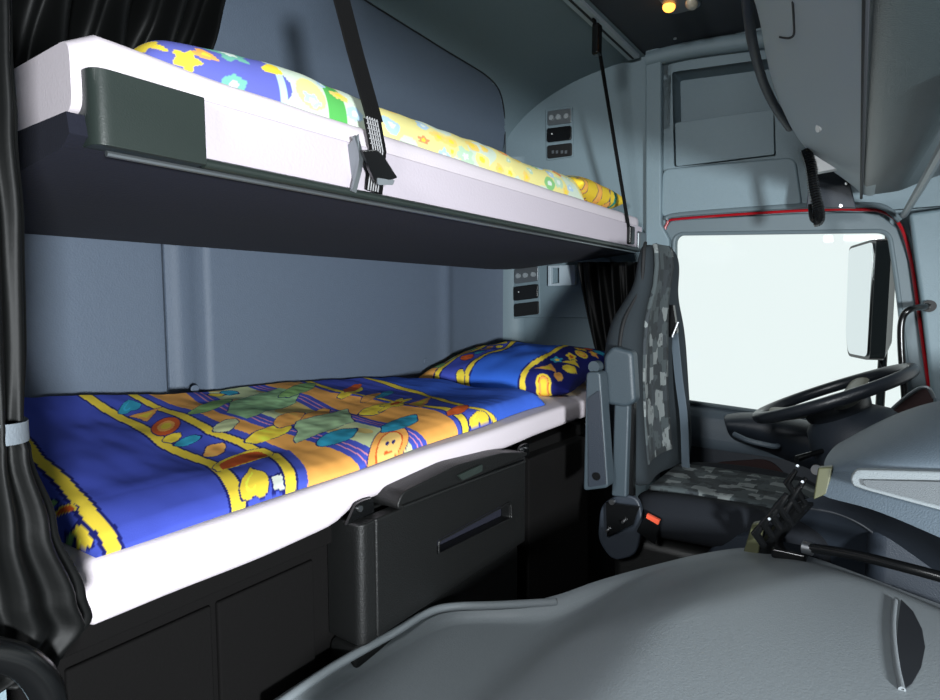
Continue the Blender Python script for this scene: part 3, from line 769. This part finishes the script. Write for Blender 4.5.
# upper mattress
rings = []
for i in range(71):
    x = xn-.0+(xf-xn)*i/70; e = .014 if i in (0, 70) else 0
    rings.append(mat_ring(x, yu+.006+e, 1.44, zbb+.034, zmu-e+.003*noise.noise(Vector((x*6, 1, 0)))+(.008*math.exp(-((x-xn)/.12)**2)), .022, 5))
um = mesh('upper_mattress', loft(rings), M_white)
tag(um, 'thick white fleece mattress lying in the upper bunk', 'mattress')
# lower grey cover at the mattress near end
# upper duvet (folded lengthwise)
PASTEL = 1
UM = []
random.seed(5)
for a, b, n, cs in ((.42, .68, 14, [ORA, YEL, TEA, (120, 190, 170)]), (.70, 2.0, 70, [(246, 214, 120), (190, 220, 190), (240, 150, 100), (180, 210, 230), (250, 236, 150), (140, 200, 130)])):
    UM += scatter(a, b, .84, 1.45, n*2, cs, .018, .034, ('ell', 'flower', 'heart'))
def updu(co):
    x, y = co.x, co.y+1.4*(co.z-zmu)
    base = (100, 106, 190) if x < .66+.02*math.sin(y*30) else ((236, 226, 150) if noise.noise(Vector((x*7, y*7, 2))) > -.05 else (212, 226, 206))
    if .755 < x < .80: base = (90, 180, 90)
    if abs(x-.66) < .008: base = (190, 220, 210)
    for m in UM:
        if abs(x-m.x) > .08 or abs(y-m.y) > .08: continue
        d = m.d(x, y)
        if d < 1: base = m.c
        if d < .4: base = YEL if m.c[0] > 200 else (226, 236, 226)
    return base
def ud(u, v):
    x = .43+(1.845-.43)*u; vr = v; v = v**1.7; y = .835+(1.44-.835)*v; h = .078 if u > .2 else .045+.033*math.sin(u/.2*PI/2)
    e = 1.0
    for q, wd in ((u*1.53, .06), ((1-u)*1.53, .05), (v*.6, .055), ((1-v)*.6, .05)):
        e *= math.sqrt(max(0, 1-(1-min(q/wd, 1))**2))
    h += .010*noise.noise(Vector((x*5, y*5, 11)))+.004*noise.noise(Vector((x*17, y*14, 1)))
    return Vector((x, y, zmu+.003+h*e*(1-.25*v)))
o = mesh('quilt', gridm(ud, 480, 160), M_print, sharp=180); paint(o, updu)
tag(o, 'pastel yellow and blue patterned quilt folded along the upper bunk', 'quilt')
p2 = mesh('pillow', cushion(.44, .54, .125, 90, 2.8, .01, 9), M_print, sharp=180)
p2.location = (2.045, 1.115, zmu+.062); p2.rotation_euler = (0, math.radians(0), math.radians(2))
PU = scatter(-.22, .10, -.28, .28, 34, [TEA, GRN, RED, ORA, YEL], .018, .036)
def pc2(co):
    x, y = co.x, co.y; b = (240, 206, 60) if x < .11 else ((60, 150, 130) if x < .135 else (236, 200, 60))
    return motif_color(PU, x, y, b)
paint(p2, pc2)
tag(p2, 'yellow and green patterned pillow at the far end of the upper bunk', 'pillow')

# ------------------------------------------------------------------ straps
def strap(pt, pb, wd, label, buckle):
    r = thing('safety_strap', label, 'strap', pb)
    mesh('webbing', tube([pt, pt.lerp(pb, .5)+Vector((0, .002, 0)), pb], 1, 4, flat=(wd, .0022), up=(0, -1, 0)), M_webb, r)
    return r
t1 = Vector((px(338, -30, y=.86).x, .86, px(338, -30, y=.86).z)); b1 = px(375, 122, y=yu-.012)
t1 = px(336, -22, y=.83)
s1 = strap(t1, b1, .0195, 'wide black strap with large buckle holding the near part of the upper bunk', True)
e1 = px(376, 190, y=yu-.012)
mesh('ribbed_loop', tube([px(372, 118, y=yu-.014), px(378, 150, y=yu-.016), px(374, 192, y=yu-.012)], 1, 4, flat=(.0195, .003), up=(0, -1, 0)), M_webb, s1)
for k in range(5):
    q = (k-2)*.0062
    mesh('rib', tube([px(372, 118, y=yu-.018)+Vector((q, 0, 0)), px(378, 150, y=yu-.020)+Vector((q, 0, 0)), px(373, 191, y=yu-.016)+Vector((q, 0, 0))], .0013, 6), M_web2, s1)
for k in range(6):
    a = px(372+k*.9, 120+k*5, y=yu-.021)
    mesh('cross_stitch', tube([a-Vector((.015, 0, 0)), a+Vector((.015, 0, 0))], .0011, 6), M_web2, s1)
mesh('side_strip', tube(spline([px(355, 136, y=yu-.018), px(360, 160, y=yu-.022), px(353, 192, y=yu-.012)], 4), 1, 4, flat=(.005, .003), up=(0, -1, 0)), M_gmetal, s1)
mesh('side_flap', plate([px(349, 145, y=yu-.004), px(359, 134, y=yu-.025), px(359, 150, y=yu-.025), px(354, 186, y=yu-.004)], (0, .003, 0)), M_gmetal, s1)
bk = plate(fillet([px(362, 151, y=yu-.035), px(378, 150, y=yu-.06), px(384, 156, y=yu-.065), px(398, 178, y=yu-.06), px(376, 184, y=yu-.035)], .004), (.004, .012, .004))
bo = mesh('buckle', bk, M_blackg, s1, bevel=.003)
mesh('buckle_tongue', plate(fillet([px(377, 178, y=yu-.04), px(395, 180, y=yu-.055), px(393, 185, y=yu-.055), px(378, 185, y=yu-.04)], .003), (.002, .008, .003)), M_gmetal, s1)
t2 = px(594, 18, y=.845); b2 = px(630, 236, y=yu-.004)
s2 = thing('safety_strap', 'thin black strap with ceiling clip holding the far end of the upper bunk', 'strap', b2)
mesh('webbing', tube([t2, b2], 1, 4, flat=(.012, .002), up=(0, -1, 0)), M_webb, s2)
mesh('ceiling_clip', bxm(px(597, 40, y=.84)-Vector((.018, .012, .05)), px(597, 40, y=.84)+Vector((.018, .012, .05))), M_blackg, s2, bevel=.006)
mesh('lower_clip', bxm(b2-Vector((.022, .012, .03)), b2+Vector((.022, .008, .035))), M_blackg, s2, bevel=.006)

# ------------------------------------------------------------------ curtains
def curtain_bundle(name, spans, yc, th, folds, label, cat='curtain', sub=0):
    """closed folded column; spans = (v, u_left, u_right)"""
    rings = []; S = []
    for i in range(len(spans)-1):
        for k in range(8):
            t = k/8; t2 = t*t*(3-2*t); a, b = spans[i], spans[i+1]; S.append([a[j]*(1-(t if j == 0 else t2))+b[j]*(t if j == 0 else t2) for j in range(3)])
    S.append(list(spans[-1])); n = 120
    for q, (v, ul, ur) in enumerate(S):
        a = px(ul, v, y=yc); b = px(ur, v, y=yc); cx = (a.x+b.x)/2; rx = (b.x-a.x)/2; z = (a.z+b.z)/2; ring = []
        for k in range(n):
            an = 2*PI*k/n; f = 1+.22*math.sin(folds*an+.6*math.sin(q*.12)+math.sin(an*3))*(.75+.4*noise.noise(Vector((k*.05, q*.05, 0))))
            # keep right outline at the given pixel
            fx = 1+(f-1)*.22
            ring.append(Vector((cx+rx*math.cos(an)*fx, yc+th*math.sin(an)*f, a.z if False else z+(b.z-a.z)/2*math.cos(an)*1.0)))
        rings.append(ring)
    o = mesh(name, loft(rings), M_curt, sharp=180); return tag(o, label, cat)
cb = curtain_bundle('curtain', [(-40, -120, 2), (60, -120, 4), (130, -120, 9), (230, -110, 17), (350, -110, 20), (412, -100, 17), (427, -95, 16), (445, -100, 24), (520, -115, 50), (590, -125, 78), (612, -125, 84), (650, -125, 56), (672, -125, 16)], .70, .06, 13, 'black satin curtain gathered at the left edge and tied with a grey band')
tb = []
a0 = px(-100, 428, y=.70); a1 = px(15, 426, y=.70); cx = (a0.x+a1.x)/2; rx = (a1.x-a0.x)/2
path = [Vector((cx+(rx+.004)*math.cos(t*2*PI/40), .70+.068*math.sin(t*2*PI/40), (a0.z+a1.z)/2-(a0.z-a1.z)/2*math.cos(t*2*PI/40)*1.0)) for t in range(40)]
tag(mesh('curtain_tieback', tube(path, 1, 4, flat=(.0022, .0095), up=(0, 0, 1), closed=True), M_band), 'grey elastic band tied round the black curtain at the left edge', 'curtain tie')
# upper-left curtain: gathered folds above the upper mattress
def upc(u, v):
    x = .225+(.74-.225)*u*(1-.0*v); ztop = 2.08; zbot = zmu+.012
    z = ztop+(zbot-ztop)*v
    x = .225+((.93-.20*v)-.225)*u
    y = 1.18+.13*u*1.0+.035*math.sin(u*34+2.2*math.sin(v*2.6))+.02*math.sin(u*71+v*4)+.02*noise.noise(Vector((u*7, v*5, 0)))
    y -= .05*(1-v)*math.sin(u*PI)
    return Vector((x, min(y, 1.39), z))
o = mesh('curtain', gridm(upc, 160, 60), M_curt, solid=.004, sharp=180); tag(o, 'black satin curtain hanging in folds above the near end of the upper bunk', 'curtain')
# curtain behind the driver seat
def dc(u, v):
    z = 1.335+(.95-1.335)*v; w0 = .14-.07*v
    y = .90-(.02+.04*v)-w0*.5+w0*u+0.0
    x = 2.24+.018*math.sin(u*30+v*2)+.008*math.sin(u*57)
    return Vector((x, y+.0, z))
def dc2(u, v):
    uu = 578+(640-578)*u; ul = 578+(606-578)*min(1, v*1.15)**1.3; uu = ul+(650-ul)*u
    p = px(uu, 262+(420-262)*v, x=2.18); p.x += .018*math.sin(u*34+v*2)+.008*math.sin(u*61); return p
o = mesh('curtain', gridm(dc2, 90, 30), M_curt, solid=.004, sharp=180); tag(o, 'black curtain bunched behind the driver seat back under the top bunk', 'curtain')

# ------------------------------------------------------------------ driver seat
st = thing('driver_seat', 'charcoal driver seat with patchwork fabric centre, high backrest and folded armrests', 'seat', (1.85, .6, 0))
# backrest: profile (side view) as (front y, back y, half width, z)
xc = 1.845
def brow(z, yf_, yb_, hw, bol):
    # closed ring: near side -> front (with bolsters) -> far side -> back
    pts = []
    bn = bol*.35
    pts += [(xc-hw*.92, yb_), (xc-hw, (yf_+yb_)/2), (xc-hw*.98, yf_+.008), (xc-hw*.86, yf_-bn), (xc-hw*.66, yf_-bn*.6), (xc-hw*.5, yf_+.006)]
    pts += [(xc, yf_+.010)]
    pts += [(xc+hw*.5, yf_+.006), (xc+hw*.66, yf_-bol*.5), (xc+hw*.86, yf_-bol), (xc+hw*.98, yf_+.0), (xc+hw, (yf_+yb_)/2), (xc+hw*.92, yb_), (xc+hw*.4, yb_+.015), (xc-hw*.4, yb_+.015)]
    return [Vector((a, b, z)) for a, b in pts]
prof = [(.60, .55, .65, .235, .03), (.68, .56, .67, .245, .045), (.80, .575, .68, .245, .05), (.92, .583, .685, .24, .048), (1.02, .585, .68, .235, .04),
        (1.09, .585, .67, .215, .03), (1.14, .582, .645, .178, .02), (1.19, .575, .62, .148, .014), (1.25, .57, .61, .155, .012), (1.295, .575, .605, .145, .010), (1.315, .585, .60, .12, .005)]
mesh('backrest', loft([brow(*p) for p in prof]), M_seat, st, sub=2, sharp=180)
# patchwork centre strip laid on the front
def cs(u, v):
    zs = [p[0] for p in prof[1:]]; n = len(zs)-1; t = v*n; i = min(int(t), n-1); f = t-i; a, b = prof[1:][i], prof[1:][i+1]
    z = a[0]*(1-f)+b[0]*f; yy = a[1]*(1-f)+b[1]*f; hw = (a[3]*(1-f)+b[3]*f)*(.46+.2*max(0, v-.6))
    s = -1+2*u
    return Vector((xc-.015-.045*(1-v)+hw*s, yy-.003+.006*(1-s*s)-.006*abs(s)**3, z))
cm = mesh('centre_panel', gridm(cs, 14, 50), M_patch, st, solid=.012)
for s_ in (-1, 1):
    mesh('piping', tube(spline([Vector((xc+s_*p[3]*.98, (p[1]*.65+p[2]*.35), p[0])) for p in prof], 4), .005, 6), M_piping, st)
# cushion
def crow(y, zt2, hw, bol): 
    return [Vector((a, y, b)) for a, b in [(xc-hw, zt2-.14), (xc-hw*1.02, zt2-.04), (xc-hw*.9, zt2+bol), (xc-hw*.62, zt2), (xc, zt2-.006), (xc+hw*.62, zt2), (xc+hw*.9, zt2+bol), (xc+hw*1.02, zt2-.04), (xc+hw, zt2-.14)]]
zc_ = .60
mesh('seat_cushion', loft([crow(.60, zc_-.02, .235, .02), crow(.5, zc_, .245, .03), crow(.35, zc_+.005, .25, .03), crow(.2, zc_+.01, .245, .02), crow(.12, zc_-.02, .23, .01), crow(.09, zc_-.07, .21, .0)]), M_cush_shade, st, sub=2, sharp=180)
mesh('cushion_panel', gridm(lambda u, v: Vector((xc+.15*(-1+2*u), .55-.42*v, zc_+.006+.004*math.sin(v*PI)-(.0 if v < .9 else .01))), 8, 14), M_patch, st, solid=.012)
mesh('seat_base', bxm((xc-.2, .2, .18), (xc+.2, .64, .47)), M_black, st, bevel=.03)
mesh('base_frame', bxm((xc-.16, .22, .0), (xc+.16, .60, .18)), M_black, st, bevel=.01)
# side cover with rounded shape
sc_ = [px(600, 505, x=1.585), px(618, 494, x=1.585), px(638, 497, x=1.585), px(643, 520, x=1.585), px(636, 556, x=1.585), px(612, 562, x=1.585), px(597, 540, x=1.585)]
mesh('side_cover', plate(fillet(sc_, .03), (.02, 0, 0)), M_dashd, st, bevel=.006)
mesh('adjuster_plate', plate([px(607, 502, x=1.575), px(640, 506, x=1.575), px(634, 524, x=1.575), px(608, 536, x=1.575)], (-.008, 0, 0)), M_blackg, st)
for q in ((613, 501, .008), (608, 530, .004), (624, 521, .004)):
    mesh('bolt', disc(px(q[0], q[1], x=1.566), (-1, 0, 0), q[2], .012, 12), M_metal, st)
# armrests folded up
X1 = 1.50
a1_ = mesh('armrest', plate(fillet([px(586, 372, x=X1), px(600, 372, x=X1), px(608, 488, x=X1), px(583, 491, x=X1)], .012), (.05, 0, 0)), M_arm, st, bevel=.010)
mesh('inlay', plate(fillet([px(588.5, 398, x=X1-.001), px(600, 390, x=X1-.001), px(606.5, 484, x=X1-.001), px(589, 487, x=X1-.001)], .006), (-.004, 0, 0)), M_dashd, a1_, bevel=.001)
mesh('button', disc(px(597, 476, x=X1-.003), (-1, 0, 0), .011, .006, 16), M_blackg, a1_)
X2 = 1.56
a2_ = mesh('armrest', plate(fillet([px(603, 356, x=X2), px(612, 346, x=X2), px(632, 352, x=X2), px(635, 402, x=X2), px(625, 408, x=X2), px(604, 404, x=X2)], .014), (.05, 0, 0)), M_arm, st, bevel=.012)
mesh('arm_bar', plate([px(614, 404, x=X2+.01), px(629, 404, x=X2+.01), px(626, 498, x=X2+.01), px(611, 496, x=X2+.01)], (.03, 0, 0)), M_arm, a2_, bevel=.006)
mesh('arm_bracket', plate([px(627, 404, x=X2+.03), px(634, 402, x=X2+.03), px(633, 505, x=X2+.03), px(626, 505, x=X2+.03)], (.02, 0, 0)), M_blackg, a2_)
mesh('pivot_knob', disc(px(598, 366, x=1.55), (-1, 0, 0), .016, .03, 16), M_arm, st)
# buckle receptacle
rb = mesh('belt_receiver', plate(fillet([px(646, 513, x=1.57), px(660, 520, x=1.57), px(655, 545, x=1.57), px(636, 532, x=1.57)], .005), (.02, 0, 0)), M_blackg, st, bevel=.003)
mesh('release_button', plate([px(647, 514, x=1.565), px(659.5, 520.5, x=1.565), px(658, 525, x=1.565), px(646, 518, x=1.565)], (.01, 0, 0)), M_redb, rb)
# belt
bl = thing('seat_belt', 'dark grey seat belt hanging beside the far side of the seat back', 'seat belt', px(690, 470, x=2.12))
mesh('webbing', tube(spline([px(671, 300, x=2.0), px(674, 330, x=1.98), px(679, 380, x=1.96), px(684, 420, x=1.95), px(686, 478, x=1.95)], 4), 1, 4, flat=(.013, .002), up=(-1, .3, 0)), M_dash, bl)
mesh('guide', plate(fillet([px(667, 305, x=1.93), px(673, 305, x=1.93), px(677, 332, x=1.93), px(670, 338, x=1.93)], .004), (.02, 0, 0)), M_blackg, bl, bevel=.003)
mesh('tongue', tube([px(672, 337, x=1.92), px(678, 322, x=1.92)], .004, 8), M_metal, bl)

# ------------------------------------------------------------------ steering wheel
sw = thing('steering_wheel', 'large black steering wheel with grey spokes in front of the window', 'steering wheel', (1.93, .14, .90))
wc = px(831, 394, x=1.93); tilt = math.radians(24)
# wheel plane: rim slopes up towards the windscreen (-Y)
ex = Vector((1, 0, 0)); ey = Vector((0, -math.cos(tilt), math.sin(tilt))); ez = ex.cross(ey).normalized()
if ez.z < 0: ez = -ez
RW = .196
rimp = [wc+ex*RW*math.cos(t*2*PI/64)+ey*RW*math.sin(t*2*PI/64) for t in range(64)]
mesh('rim', tube(rimp, .0165, 14, closed=True), M_wheel, sw)
for a in (20, 160, 250, 290):
    d = ex*math.cos(math.radians(a))+ey*math.sin(math.radians(a)); t_ = ez.cross(d).normalized()
    p0 = wc+d*.055-ez*.035; p1 = wc+d*.13-ez*.02; p2_ = wc+d*(RW-.004)-ez*.002
    mesh('spoke', tube(spline([p0, p1, p2_], 6), 1, 12, flat=(.030, .011), up=ez), M_tan, sw)
hub = [[wc-ez*h+ex*r*math.cos(t*PI/16)+ey*r*.9*math.sin(t*PI/16) for t in range(32)] for r, h in ((.02, .004), (.08, .010), (.095, .03), (.09, .055), (.07, .08))]
mesh('hub', loft(hub), M_wheel, sw, sharp=60)
cl = mesh('steering_column', loft([[wc-ez*h+ex*(r)*math.cos(t*PI/16)+ey*(r*1.0*math.sin(t*PI/16)+o_) for t in range(32)] for r, h, o_ in ((.07, .05, .0), (.105, .08, .01), (.125, .13, .02), (.13, .22, .04), (.12, .36, .08), (.10, .5, .12))]), M_dashd)
tag(cl, 'dark slate steering column shroud beneath the steering wheel', 'steering column')
for a, cnm in ((-1, 'left'), (1, 'right')):
    q0 = wc-ez*.13+ex*a*.07-ey*.05; q1 = q0+ex*a*.09-ey*.07+ez*.01
    mesh('stalk', tube([q0, q1], [.006, .009], 10), M_blackg, cl)
mesh('ignition_ring', disc(wc-ez*.18-ey*.10-ex*.06, (-1, .4, .3), .014, .01, 16), M_metal, cl)

# ------------------------------------------------------------------ dashboard
da = thing('dashboard', 'grey wraparound dashboard with smooth instrument hood at the right', 'dashboard', (1.4, -.1, .3))
R = [prow([(838, 480, 1.34), (862, 476, 1.31), (900, 474, 1.28), (945, 474, 1.26), (1010, 476, 1.24)]),
     prow([(827, 472, 1.33), (858, 469, 1.29), (900, 467, 1.27), (945, 466, 1.25), (1010, 468, 1.22)]),
     prow([(822, 464, 1.36), (855, 456, 1.33), (900, 448, 1.31), (945, 442, 1.29), (1010, 438, 1.27)]),
     prow([(830, 450, 1.46), (862, 436, 1.44), (903, 423, 1.42), (945, 415, 1.40), (1010, 408, 1.38)]),
     prow([(844, 438, 1.58), (874, 419, 1.58), (908, 404, 1.56), (945, 394, 1.54), (1010, 384, 1.52)]),
     prow([(860, 446, 1.70), (886, 428, 1.72), (915, 412, 1.72), (950, 402, 1.70), (1010, 394, 1.70)]),
     prow([(860, 480, 1.72), (886, 470, 1.74), (915, 460, 1.74), (950, 450, 1.72), (1010, 440, 1.72)])]
def ext(R): return [r+[r[-1]+Vector((-.03, -.22, 0)), r[-1]+Vector((-.05, -.48, -.01))] for r in R]
mesh('instrument_hood', gridm2(ext(R)), M_dash, da, sub=3, sharp=180)
R = [prow([(829, 470, 1.34), (865, 467, 1.31), (905, 467, 1.285), (950, 467, 1.26), (1010, 470, 1.24)]),
     prow([(822, 480, 1.315), (862, 483, 1.28), (905, 490, 1.25), (950, 500, 1.22), (1010, 515, 1.19)]),
     prow([(815, 497, 1.31), (860, 504, 1.26), (905, 522, 1.22), (950, 542, 1.18), (1010, 570, 1.14)])]
mesh('centre_panel', gridm2(ext(R)), M_dash, da, sub=2, sharp=180)
ins = fillet([px(850, 478, x=1.262), px(856, 470, x=1.262), px(945, 472, x=1.235), px(1000, 476, x=1.20), px(1000, 530, x=1.16), px(945, 512, x=1.19), px(864, 490, x=1.24), px(852, 486, x=1.255)], .008)
mesh('panel_rim', plate(ins, (.02, 0, 0)), M_dashl, da, bevel=.004)
ins2 = [px(862, 480, x=1.245), px(945, 482, x=1.215), px(1000, 488, x=1.185), px(1000, 526, x=1.15), px(945, 507, x=1.18), px(866, 487, x=1.235)]
mesh('panel_inlay', plate(fillet(ins2, .004), (.01, 0, 0)), M_inlay, da, bevel=.002)
mesh('olive_trim', plate([px(818, 468, x=1.32), px(833, 467, x=1.32), px(827, 494, x=1.30), px(813, 500, x=1.30)], (.02, 0, 0)), M_olive, da, bevel=.003)
R = [prow([(790, 506, 1.50), (815, 494, 1.40), (850, 497, 1.34), (905, 517, 1.29), (950, 540, 1.24), (1010, 566, 1.19)]),
     prow([(768, 516, 1.68), (806, 502, 1.60), (850, 508, 1.56), (905, 532, 1.52), (950, 556, 1.48), (1010, 586, 1.44)]),
     prow([(736, 534, 1.76), (780, 527, 1.72), (838, 534, 1.68), (890, 560, 1.64), (950, 588, 1.58), (1010, 612, 1.54)]),
     prow([(716, 552, 1.80), (766, 556, 1.78), (830, 566, 1.74), (890, 590, 1.70), (950, 612, 1.64), (1010, 640, 1.60)]),
     prow([(716, 600, 1.80), (766, 600, 1.78), (830, 610, 1.74), (890, 640, 1.70), (950, 660, 1.64), (1010, 690, 1.60)])]
LM = mesh('lower_moulding', gridm2(ext(R)), M_dashd, da, sub=3, sharp=180)
q_ = [hit(u, v, [LM], .001) for u, v in ((800, 507), (835, 513), (862, 525), (885, 543), (905, 562))]
mesh('moulding_line', tube(spline([p for p in q_ if p], 6), .003, 8), M_seam, da)
mesh('dash_core', bxm((1.56, -.6, .2), (2.32, .02, .80)), M_dashd, da, bevel=.04)
# small speaker pod with red brown mesh by the window
tp = [px(880, 421, x=2.05), px(900, 402, x=2.05), px(918, 389, x=2.05), px(928, 388, x=2.05), px(934, 398, x=2.05), px(930, 420, x=2.05)]
pod = thing('dash_vent', 'dark red brown mesh vent with pale rim behind the dashboard hood', 'vent', px(905, 420, x=2.06))
mesh('mesh_cover', plate(fillet(tp, .01), (.03, 0, 0)), M_brown, pod)
mesh('rim', tube(spline(tp[:5], 4), .005, 8), M_gmetal, pod)
# switch cluster / gear selector beside the seat
gs = thing('gear_selector', 'cluster of black levers and switches between seat and dashboard', 'gear lever', px(780, 545, x=1.55))
for i, (u, v, L, r) in enumerate([(796, 470, 22, .012), (800, 486, 18, .012), (806, 478, 20, .012), (780, 503, 22, .016), (772, 512, 20, .014), (764, 522, 20, .015), (787, 494, 22, .015), (792, 500, 24, .014)]):
    p0 = px(u, v, x=1.42+.01*(i % 3)); mesh('switch', tube([p0, p0+Vector((.0, .016, -.03)), p0+Vector((.015, .0, -.06))], [r*.4, r*.7, r*.5], 10), M_blackg, gs)
mesh('trim_blade', plate([px(742, 556, x=1.52), px(752, 524, x=1.50), px(764, 522, x=1.50), px(758, 556, x=1.52)], (.02, 0, 0)), M_olive, gs, bevel=.003)
mesh('pedestal', tube(spline([px(806, 500, x=1.50), px(781, 528, x=1.52), px(760, 556, x=1.54)], 4), .018, 10), M_blackg, gs)
for q in ((798, 466), (803, 482), (770, 519)):  # tiny metal discs stand in for sparkles of light on the switches
    mesh('glint_disc', disc(px(q[0], q[1], x=1.40), (-1, 0, .3), .003, .01, 10), M_gmetal, gs)
pd = mesh('side_pocket', loft([[c_+Vector((0, 0, 0)) for c_ in [px(700, 562, x=1.62), px(714, 545, x=1.62), px(738, 534, x=1.60), px(762, 532, x=1.55), px(758, 566, x=1.55), px(720, 575, x=1.60)]], [c_+Vector((.1, 0, -.0)) for c_ in [px(700, 562, x=1.62), px(714, 545, x=1.62), px(738, 534, x=1.60), px(762, 532, x=1.55), px(758, 566, x=1.55), px(720, 575, x=1.60)]]]), M_dashd, bevel=.012)
tag(pd, 'curved slate coloured console end between the engine cover and the seat', 'console')

# ------------------------------------------------------------------ engine cover
ec = thing('engine_cover', 'big smooth grey engine cover filling the foreground', 'engine cover', (1.0, .3, 0))
Eo = [(200, 760, .49), (258, 712, .49), (330, 664, .49), (398, 626, .49), (436, 609, .49), (470, 605, .49), (520, 603, .495), (560, 594, .51), (600, 580, .53), (650, 566, .545), (700, 554, .55), (740, 548, .55), (775, 548, .55), (815, 558, .55), (860, 574, .55), (910, 593, .55), (960, 612, .55), (1060, 655, .55)]
OE = spline([px(u, v, z=z) for u, v, z in Eo], 10)
cen = Vector((.35, -.45, 0))
ca = px(575, 590, z=.5); cb_ = px(452, 700, z=.5); cd = (cb_-ca).normalized(); cn_ = Vector((-cd.y, cd.x, 0))
if (px(800, 650, z=.5)-ca).dot(cn_) < 0: cn_ = -cn_
def sst(a, b, t): t = min(max((t-a)/(b-a), 0), 1); return t*t*(3-2*t)
def coverz(x, y, z0, w):
    d = (Vector((x, y, 0))-ca).dot(cn_)
    k = sst(-.03, .16, d)
    hump = .49+(.55-.49)*k+.085*sst(0, .30, d)*sst(0, .35, w)
    lip = -.022*sst(.012, .035, w)*(1-k)
    return (z0*(1-sst(0, .06, w))+hump*sst(0, .06, w))+lip
def cov(i, j):
    p = OE[i]; c2 = Vector((p.x, p.y, 0)); dv_ = (cen-c2); L = dv_.length; t = (j/60)**1.6; q = c2+dv_*t; return Vector((q.x, q.y, coverz(q.x, q.y, p.z, L*t)))
G = []
for i in range(len(OE)):
    p = OE[i]; o_ = (Vector((p.x, p.y, 0))-cen).normalized()
    G.append([Vector((p.x, p.y, .02))+o_*.045, Vector((p.x, p.y, p.z-.06))+o_*.035, Vector((p.x, p.y, p.z-.025))+o_*.024, Vector((p.x, p.y, p.z-.006))+o_*.010]+[cov(i, j) for j in range(0, 60)])
CS = mesh('cover_shell', gridm2(G), M_tunnel, ec, sharp=60)
rimc = spline([px(268, 712, z=.50), px(330, 669, z=.50), px(395, 632, z=.50), px(425, 614, z=.50), px(450, 607, z=.50), px(500, 605, z=.50), px(556, 602, z=.50)], 6)
mesh('rim_bead', tube(rimc, .0085, 10), M_tunnel, ec)
q_ = [hit(u, v, [CS], .002) for u, v in ((895, 601), (893, 622), (894, 645), (897, 668), (902, 690))]
mesh('grip_fin', tube(spline(q_, 4), .0045, 10), M_inlay, ec)
q_ = [hit(u, v, [CS], .003) for u, v in ((901, 600), (913, 612), (922, 630), (925, 648), (921, 668), (912, 684), (903, 691), (899, 670), (897, 645), (898, 622))]
mesh('recess_shade', plate(q_, (0, 0, .0015)), M_seam, ec)  # flat dark sheet on the shell, painting the shade of the hand grip
# black rod and clip
rd = thing('gas_strut', 'black rod lying across the back edge of the engine cover, clipped at its left end', 'rod', px(800, 555, z=.57))
mesh('rod', tube(spline([px(805, 547, z=.62), px(850, 554, z=.64), px(900, 566, z=.65), px(960, 582, z=.65)], 5), .010, 10), M_blackg, rd)
mesh('clip', bxm(px(790, 552, z=.58)-Vector((.03, .035, .012)), px(790, 552, z=.58)+Vector((.03, .035, .012))), M_blackg, rd, bevel=.006)
mesh('ferrule', disc(px(803, 546.5, z=.62), (-.2, -1, 0), .014, .02, 14), M_metal, rd)

# black ring handle at the lower-left corner
lh = spline([px(-30, 652, y=.62), px(0, 655, y=.62), px(25, 664, y=.62), px(42, 682, y=.62), px(50, 705, y=.62), px(50, 740, y=.62)], 8)
o = mesh('boarding_rail', tube(lh, .014, 14), M_blackg); tag(o, 'curved black grab rail in the lower left corner below the curtain', 'grab rail')
